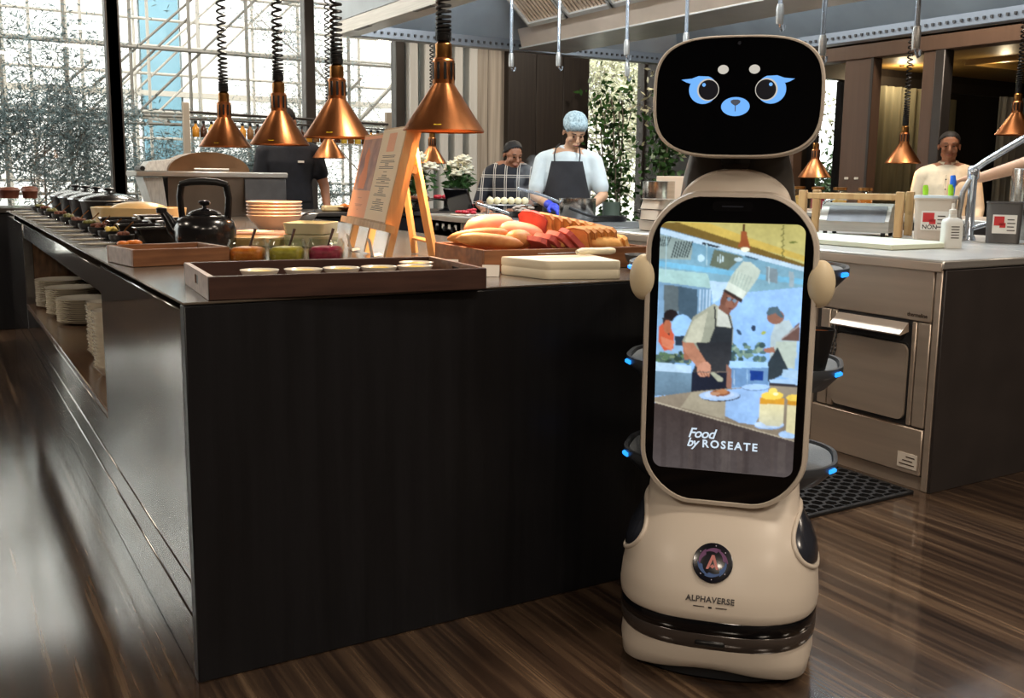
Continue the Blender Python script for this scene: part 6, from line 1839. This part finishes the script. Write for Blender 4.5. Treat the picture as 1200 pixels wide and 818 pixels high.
def person(label, loc, rz, scale, J, shirt_m, skin_m, head_c, head_rot=0.0, head_tilt=0.0, hair='short', apron=None, hands='skin', sleeve=.62, shirt_len=.92, curl=.6, girth=1.0, extra=None, collar=False):
    """J: joints in a local frame facing -y, metres: shoulders, elbows, wrists"""
    e = empty('person', loc, rz=rz, label=label, cat='person')
    e.scale = (scale,)*3
    G_ = girth
    body = []
    # legs and trunk
    for s in (-1, 1):
        body += [('c', (s*.095, 0, .90), (s*.10, 0, .50), .085, .058), ('c', (s*.10, 0, .50), (s*.10, .015, .09), .056, .04), ('c', (s*.10, .02, .05), (s*.105, -.13, .035), .045, .035)]
    body.append(('l', [(.82, .14, .10, 0, 0), (.95, .155*G_, .115*G_, 0, 0), (1.08, .14*G_, .108*G_, 0, 0), (1.25, .17*G_, .115*G_, 0, 0), (1.38, .165*G_, .10*G_, 0, 0.01), (1.44, .09, .07, 0, .015)]))
    hc = Vector(head_c)
    body.append(('c', (0, .015, 1.40), tuple(hc+Vector((0, .02, -.05))), .058, .052))
    hp, f, Mh = head_prims(hc, head_rot, head_tilt)
    body += hp
    glv = {-1: [], 1: []}
    for s in (-1, 1):
        sh, el, wr, hd_ = [Vector(v) for v in J[s]]
        body += [('c', (s*.09, .01, 1.37), sh, .07, .062), ('c', sh, el, .056, .043), ('c', el, wr, .042, .028)]
        hpz = hand_prims(wr, hd_-wr, s*-1, curl=curl)
        body += hpz
        glv[s] = (hpz, el, wr)
    bo = remesh('body', body, skin_m, e, .0085, 3, .5)
    # shirt
    sh_pr = [('l', [(shirt_len, .165*G_, .128*G_, 0, 0), (1.08, .158*G_, .122*G_, 0, 0), (1.25, .184*G_, .128*G_, 0, 0), (1.37, .176*G_, .112*G_, 0, 0.01), (1.425, .10, .08, 0, .015)])]
    for s in (-1, 1):
        sh, el, wr, hd_ = [Vector(v) for v in J[s]]
        sh_pr += [('c', (s*.09, .01, 1.36), sh, .078, .074), ('c', sh, sh+(el-sh)*sleeve, .072, .066)]
        if sleeve > 1:
            sh_pr[-1] = ('c', sh, el, .072, .056); sh_pr.append(('c', el, el+(wr-el)*(sleeve-1), .056, .05))
    remesh('shirt', sh_pr, shirt_m, e, .011, 3, .6)
    tr_pr = []
    for s in (-1, 1):
        tr_pr += [('c', (s*.09, 0, .90), (s*.10, 0, .50), .10, .075), ('c', (s*.10, 0, .50), (s*.10, .012, .10), .074, .06)]
    tr_pr.append(('l', [(.80, .16, .118, 0, 0), (.95, .168*G_, .126*G_, 0, 0), (1.0, .158*G_, .12*G_, 0, 0)]))
    remesh('trousers', tr_pr, M['trousers'], e, .014, 3, .5)
    for s in (-1, 1):
        b = MB(); b.loft([[(s*.102+x, -.045+y, z) for x, y in superell(w, d, 3, 20)] for w, d, z in ((.10, .27, .0), (.105, .28, .01), (.10, .26, .05), (.085, .14, .085))]); b.build('shoe', M['black_plastic'], e, 60)
    # face features
    for s in (-1, 1):
        b = MB(); b.M = Mh; b.ell((s*.031, -.082, .010), (.010, .006, .0042), 10, 8); b.build('eye', M['eye'], e, 70)
        b = MB(); b.M = Mh; b.tube([(s*.016, -.090, .036), (s*.032, -.0885, .040), (s*.050, -.077, .036)], [.0025, .003, .002], 6); b.build('eyebrow', M['hair'], e, 70)
    b = MB(); b.M = Mh; b.tube([(-.022, -.083, -.062), (0, -.090, -.0605), (.022, -.083, -.062)], [.003, .006, .003], 6); b.build('lips', M['lips'], e, 70)
    # hair: a close shell lifted off the scalp, bounded by the hairline
    Mi = Mh.inverted()
    src = bo.data
    def hairline(y):
        ks = ((-.12, .092), (-.075, .090), (-.055, .082), (-.035, .050), (-.012, .022), (.012, .016), (.035, -.02), (.06, -.072), (.2, -.075))
        for i_ in range(len(ks)-1):
            if ks[i_][0] <= y <= ks[i_+1][0]:
                return ks[i_][1]+(ks[i_+1][1]-ks[i_][1])*(y-ks[i_][0])/(ks[i_+1][0]-ks[i_][0])
        return .1
    vloc = [Mi @ v.co for v in src.vertices]
    ok = [(abs(p.x) < .12 and abs(p.y) < .14 and -.09 < p.z < .2 and p.z > hairline(p.y)) for p in vloc]
    thick = .011 if hair == 'bun' else .006
    idx, vv, ff = {}, [], []
    for f_ in src.polygons:
        if all(ok[i_] for i_ in f_.vertices):
            for i_ in f_.vertices:
                if i_ not in idx:
                    idx[i_] = len(vv)
                    p = vloc[i_]
                    k_ = min(1.0, max(.25, (p.z-hairline(p.y))/.02))
                    q = src.vertices[i_].co + src.vertices[i_].normal*thick*k_
                    vv.append(tuple(q))
            ff.append(tuple(idx[i_] for i_ in f_.vertices))
    hm_ = bpy.data.meshes.new('hair'); hm_.from_pydata(vv, [], ff); hm_.shade_smooth(); hm_.materials.append(M['hair'])
    ho = bpy.data.objects.new('hair', hm_); COL.objects.link(ho); ho.parent = e
    if hair == 'bun':
        b = MB(); b.M = Mh; b.ell((0, .112, -.015), (.042, .038, .042), 18, 12); b.build('hair_bun', M['hair'], e, 80)
    elif hair == 'net':
        pr = [('c', f(0, .020, .074), f(0, .012, .082), .102, .100), ('c', f(0, .055, .035), f(0, .06, .03), .078, .074), ('c', f(-.04, -.05, .085), f(.04, -.05, .085), .042, .042)]
        remesh('hairnet', pr, M['hairnet'], e, .008, 2, .6)
    if hands == 'glove':
        for s in (-1, 1):
            hpz, el, wr = glv[s]
            pr = [(p[0], p[1], p[2], p[3]*1.10+.001, p[4]*1.10+.001) for p in hpz]
            pr.append(('c', wr, wr+(el-wr).normalized()*.05, .033, .037))
            remesh('glove', pr, M['glove'], e, .007, 1, .6)
    if apron:
        b = MB()
        lo_ = []
        for z in np.linspace(.52, 1.33, 12):
            w = .17*G_ if z < 1.0 else .17*G_-(z-1.0)*.22
            row = []
            for t in np.linspace(-1, 1, 13):
                x = w*t
                if z > .95:
                    ry = .138*G_+.004; rx_ = .19*G_
                else:
                    ry = .145*G_; rx_ = .20*G_
                row.append((x, -ry*math.sqrt(max(.05, 1-(x/rx_)**2))-.008-.006*math.sin(t*9)*(z < .95), z))
            row += [(p[0], p[1]+.006, p[2]) for p in reversed(row)]
            lo_.append(row)
        b.loft(lo_); ap = b.build('apron', apron, e, 60)
        for s in (-1, 1):
            b = MB(); b.tube([(s*.095, -.125*G_, 1.32), (s*.10, -.125, 1.38), (s*.09, -.085, 1.435), (s*.07, -.01, 1.46)], .011, 6, flat=.5); b.build('apron_strap', apron, ap, 60)
    if collar:
        b = MB()
        pts = [(.072*math.sin(t), .012-.066*math.cos(t), 1.425+.012*math.cos(t)*-1) for t in np.linspace(.35, 2*PI-.35, 26)]
        b.tube(pts, .016, 8, flat=1.7); b.build('collar', shirt_m, e, 60)
        if apron:
            collar = False
    if collar:
        b = MB(); b.box(-.012, .012, -.150*G_, -.135*G_, 1.02, 1.34, .003); b.build('placket', shirt_m, e)
        for k_ in range(4):
            b = MB(); b.ell((0, -.152*G_, 1.06+.08*k_), (.006, .003, .006), 10, 6); b.build('button', M['ink'], e, 60)
    if extra:
        extra(e)
    return e
M['lips'] = mat('lips', (160, 90, 76), .5)

def plaid_mat():
    m = bpy.data.materials.new('black_white_plaid'); m.use_nodes = True
    nt = m.node_tree; b = nt.nodes['Principled BSDF']; b.inputs['Roughness'].default_value = .8
    tc = nt.nodes.new('ShaderNodeTexCoord'); sp = nt.nodes.new('ShaderNodeSeparateXYZ'); nt.links.new(tc.outputs['Object'], sp.inputs[0])
    def stripes(sock, per, off, w):
        a = nt.nodes.new('ShaderNodeMath'); a.operation = 'MULTIPLY_ADD'; nt.links.new(sock, a.inputs[0]); a.inputs[1].default_value = 1/per; a.inputs[2].default_value = off
        fr = nt.nodes.new('ShaderNodeMath'); fr.operation = 'FRACT'; nt.links.new(a.outputs[0], fr.inputs[0])
        lt = nt.nodes.new('ShaderNodeMath'); lt.operation = 'LESS_THAN'; nt.links.new(fr.outputs[0], lt.inputs[0]); lt.inputs[1].default_value = w
        return lt.outputs[0]
    ss = [stripes(sp.outputs['X'], .11, 5.2, .06), stripes(sp.outputs['X'], .11, 5.05, .06), stripes(sp.outputs['Z'], .12, 5.1, .05), stripes(sp.outputs['Z'], .12, 5.24, .04)]
    cur = ss[0]
    for s in ss[1:]:
        mx = nt.nodes.new('ShaderNodeMath'); mx.operation = 'MAXIMUM'; nt.links.new(cur, mx.inputs[0]); nt.links.new(s, mx.inputs[1]); cur = mx.outputs[0]
    mix = nt.nodes.new('ShaderNodeMix'); mix.data_type = 'RGBA'; nt.links.new(cur, mix.inputs[0])
    mix.inputs[6].default_value = srgb(30, 30, 38); mix.inputs[7].default_value = srgb(206, 196, 184)
    nt.links.new(mix.outputs[2], b.inputs['Base Color'])
    return m
M['plaid'] = plaid_mat()
# chef in hairnet, looking down, both gloved hands at the saucepan
person('chef in white jacket, dark apron, hairnet and blue gloves working at the saucepan', (3.76, 4.18, 0), R(-38), .98,
       {-1: ((-.20, .0, 1.33), (-.25, -.10, 1.06), (-.10, -.34, .99), (-.03, -.42, .97)), 1: ((.20, .0, 1.33), (.28, -.06, 1.07), (.19, -.32, .98), (.13, -.41, .95))},
       M['white_cloth'], M['skin_pale'], (.05, -.085, 1.545), R(22), R(30), 'net', M['apron'], 'glove', .78, girth=1.14, collar=True)
# woman in plaid shirt, head turned down to her right hand
person('woman with dark tied-back hair in a black and white plaid shirt', (3.62, 4.84, 0), R(-42), .91,
       {-1: ((-.18, .0, 1.32), (-.26, -.10, 1.06), (-.16, -.32, 1.0), (-.08, -.40, .99)), 1: ((.18, .0, 1.32), (.24, -.10, 1.07), (.10, -.32, 1.0), (.03, -.40, .99))},
       M['plaid'], M['skin'], (.04, -.06, 1.485), R(40), R(20), 'bun', None, 'skin', 1.05, girth=1.05)
# man in navy polo behind the grill
def badge(e):
    b = MB(); b.box(.055, .105, -.152, -.144, 1.245, 1.262, .002); b.build('name_badge', M['white_print'], e)
person('man in a dark navy short-sleeved shirt standing behind the grill station', (2.17, 6.05, 0), R(-14), 1.02,
       {-1: ((-.20, .01, 1.33), (-.26, .0, 1.04), (-.24, -.10, .82), (-.23, -.16, .74)), 1: ((.20, .01, 1.33), (.28, .0, 1.05), (.29, -.10, .86), (.285, -.15, .78))},
       M['navy'], M['skin'], (-.03, -.02, 1.57), R(-30), R(4), 'short', None, 'skin', .62, girth=1.12, extra=badge)
# man in cream shirt on the right
person('man with short dark hair in a cream shirt standing by the side room', (6.27, 2.66, 0), R(-57), .93,
       {-1: ((-.19, .01, 1.33), (-.25, .02, 1.06), (-.23, -.10, .84), (-.20, -.16, .77)), 1: ((.19, .01, 1.33), (.25, .02, 1.06), (.23, -.10, .84), (.20, -.16, .77))},
       M['cream_cloth'], M['skin'], (0, -.03, 1.565), R(6), R(6), 'short', None, 'skin', 1.6, girth=1.0, collar=True)
# cook beyond the right edge whose forearm reaches to the faucet
person('cook mostly out of frame whose bare forearm reaches in to the faucet', (4.68, .45, 0), R(-90), 1.0,
       {-1: ((-.19, -.05, 1.36), (-.35, -.31, 1.29), (-.57, -.38, 1.215), (-.66, -.42, 1.205)), 1: ((.19, -.02, 1.34), (.24, -.16, 1.12), (.12, -.36, 1.10), (.05, -.43, 1.09))},
       M['white_cloth'], M['skin_pale'], (0, -.04, 1.56), R(10), R(8), 'short', None, 'skin', .62, girth=1.0)

# ------------------------------------------------------------------ faint steam over the frying pan
b = MB()
b.loft([[(rx*math.cos(2*PI*k/20)+cx_, rx*.8*math.sin(2*PI*k/20), z) for k in range(20)] for z, rx, cx_ in ((0, .06, 0), (.05, .10, 0), (.15, .12, .02), (.26, .10, .05), (.34, .05, .07))])
sm_ = bpy.data.materials.new('thin_steam'); sm_.use_nodes = True
nt = sm_.node_tree; nt.nodes.clear()
out = nt.nodes.new('ShaderNodeOutputMaterial'); vo = nt.nodes.new('ShaderNodeVolumeScatter'); vo.inputs['Color'].default_value = (.95, .95, .95, 1)
tcn = nt.nodes.new('ShaderNodeTexCoord'); nzn = nt.nodes.new('ShaderNodeTexNoise'); nzn.inputs['Scale'].default_value = 9; nzn.inputs['Detail'].default_value = 2
mrn = nt.nodes.new('ShaderNodeMapRange'); mrn.inputs['From Min'].default_value = .42; mrn.inputs['From Max'].default_value = .75; mrn.inputs['To Max'].default_value = 5.0
nt.links.new(tcn.outputs['Object'], nzn.inputs['Vector']); nt.links.new(nzn.outputs['Fac'], mrn.inputs['Value']); nt.links.new(mrn.outputs['Result'], vo.inputs['Density']); nt.links.new(vo.outputs['Volume'], out.inputs['Volume'])
st_ = b.build('steam', sm_, None, 60)
st_.location = (3.06, 3.62, HZ2+.085)
tag(st_, 'faint white steam rising from the black frying pan', 'steam', None, 'stuff')
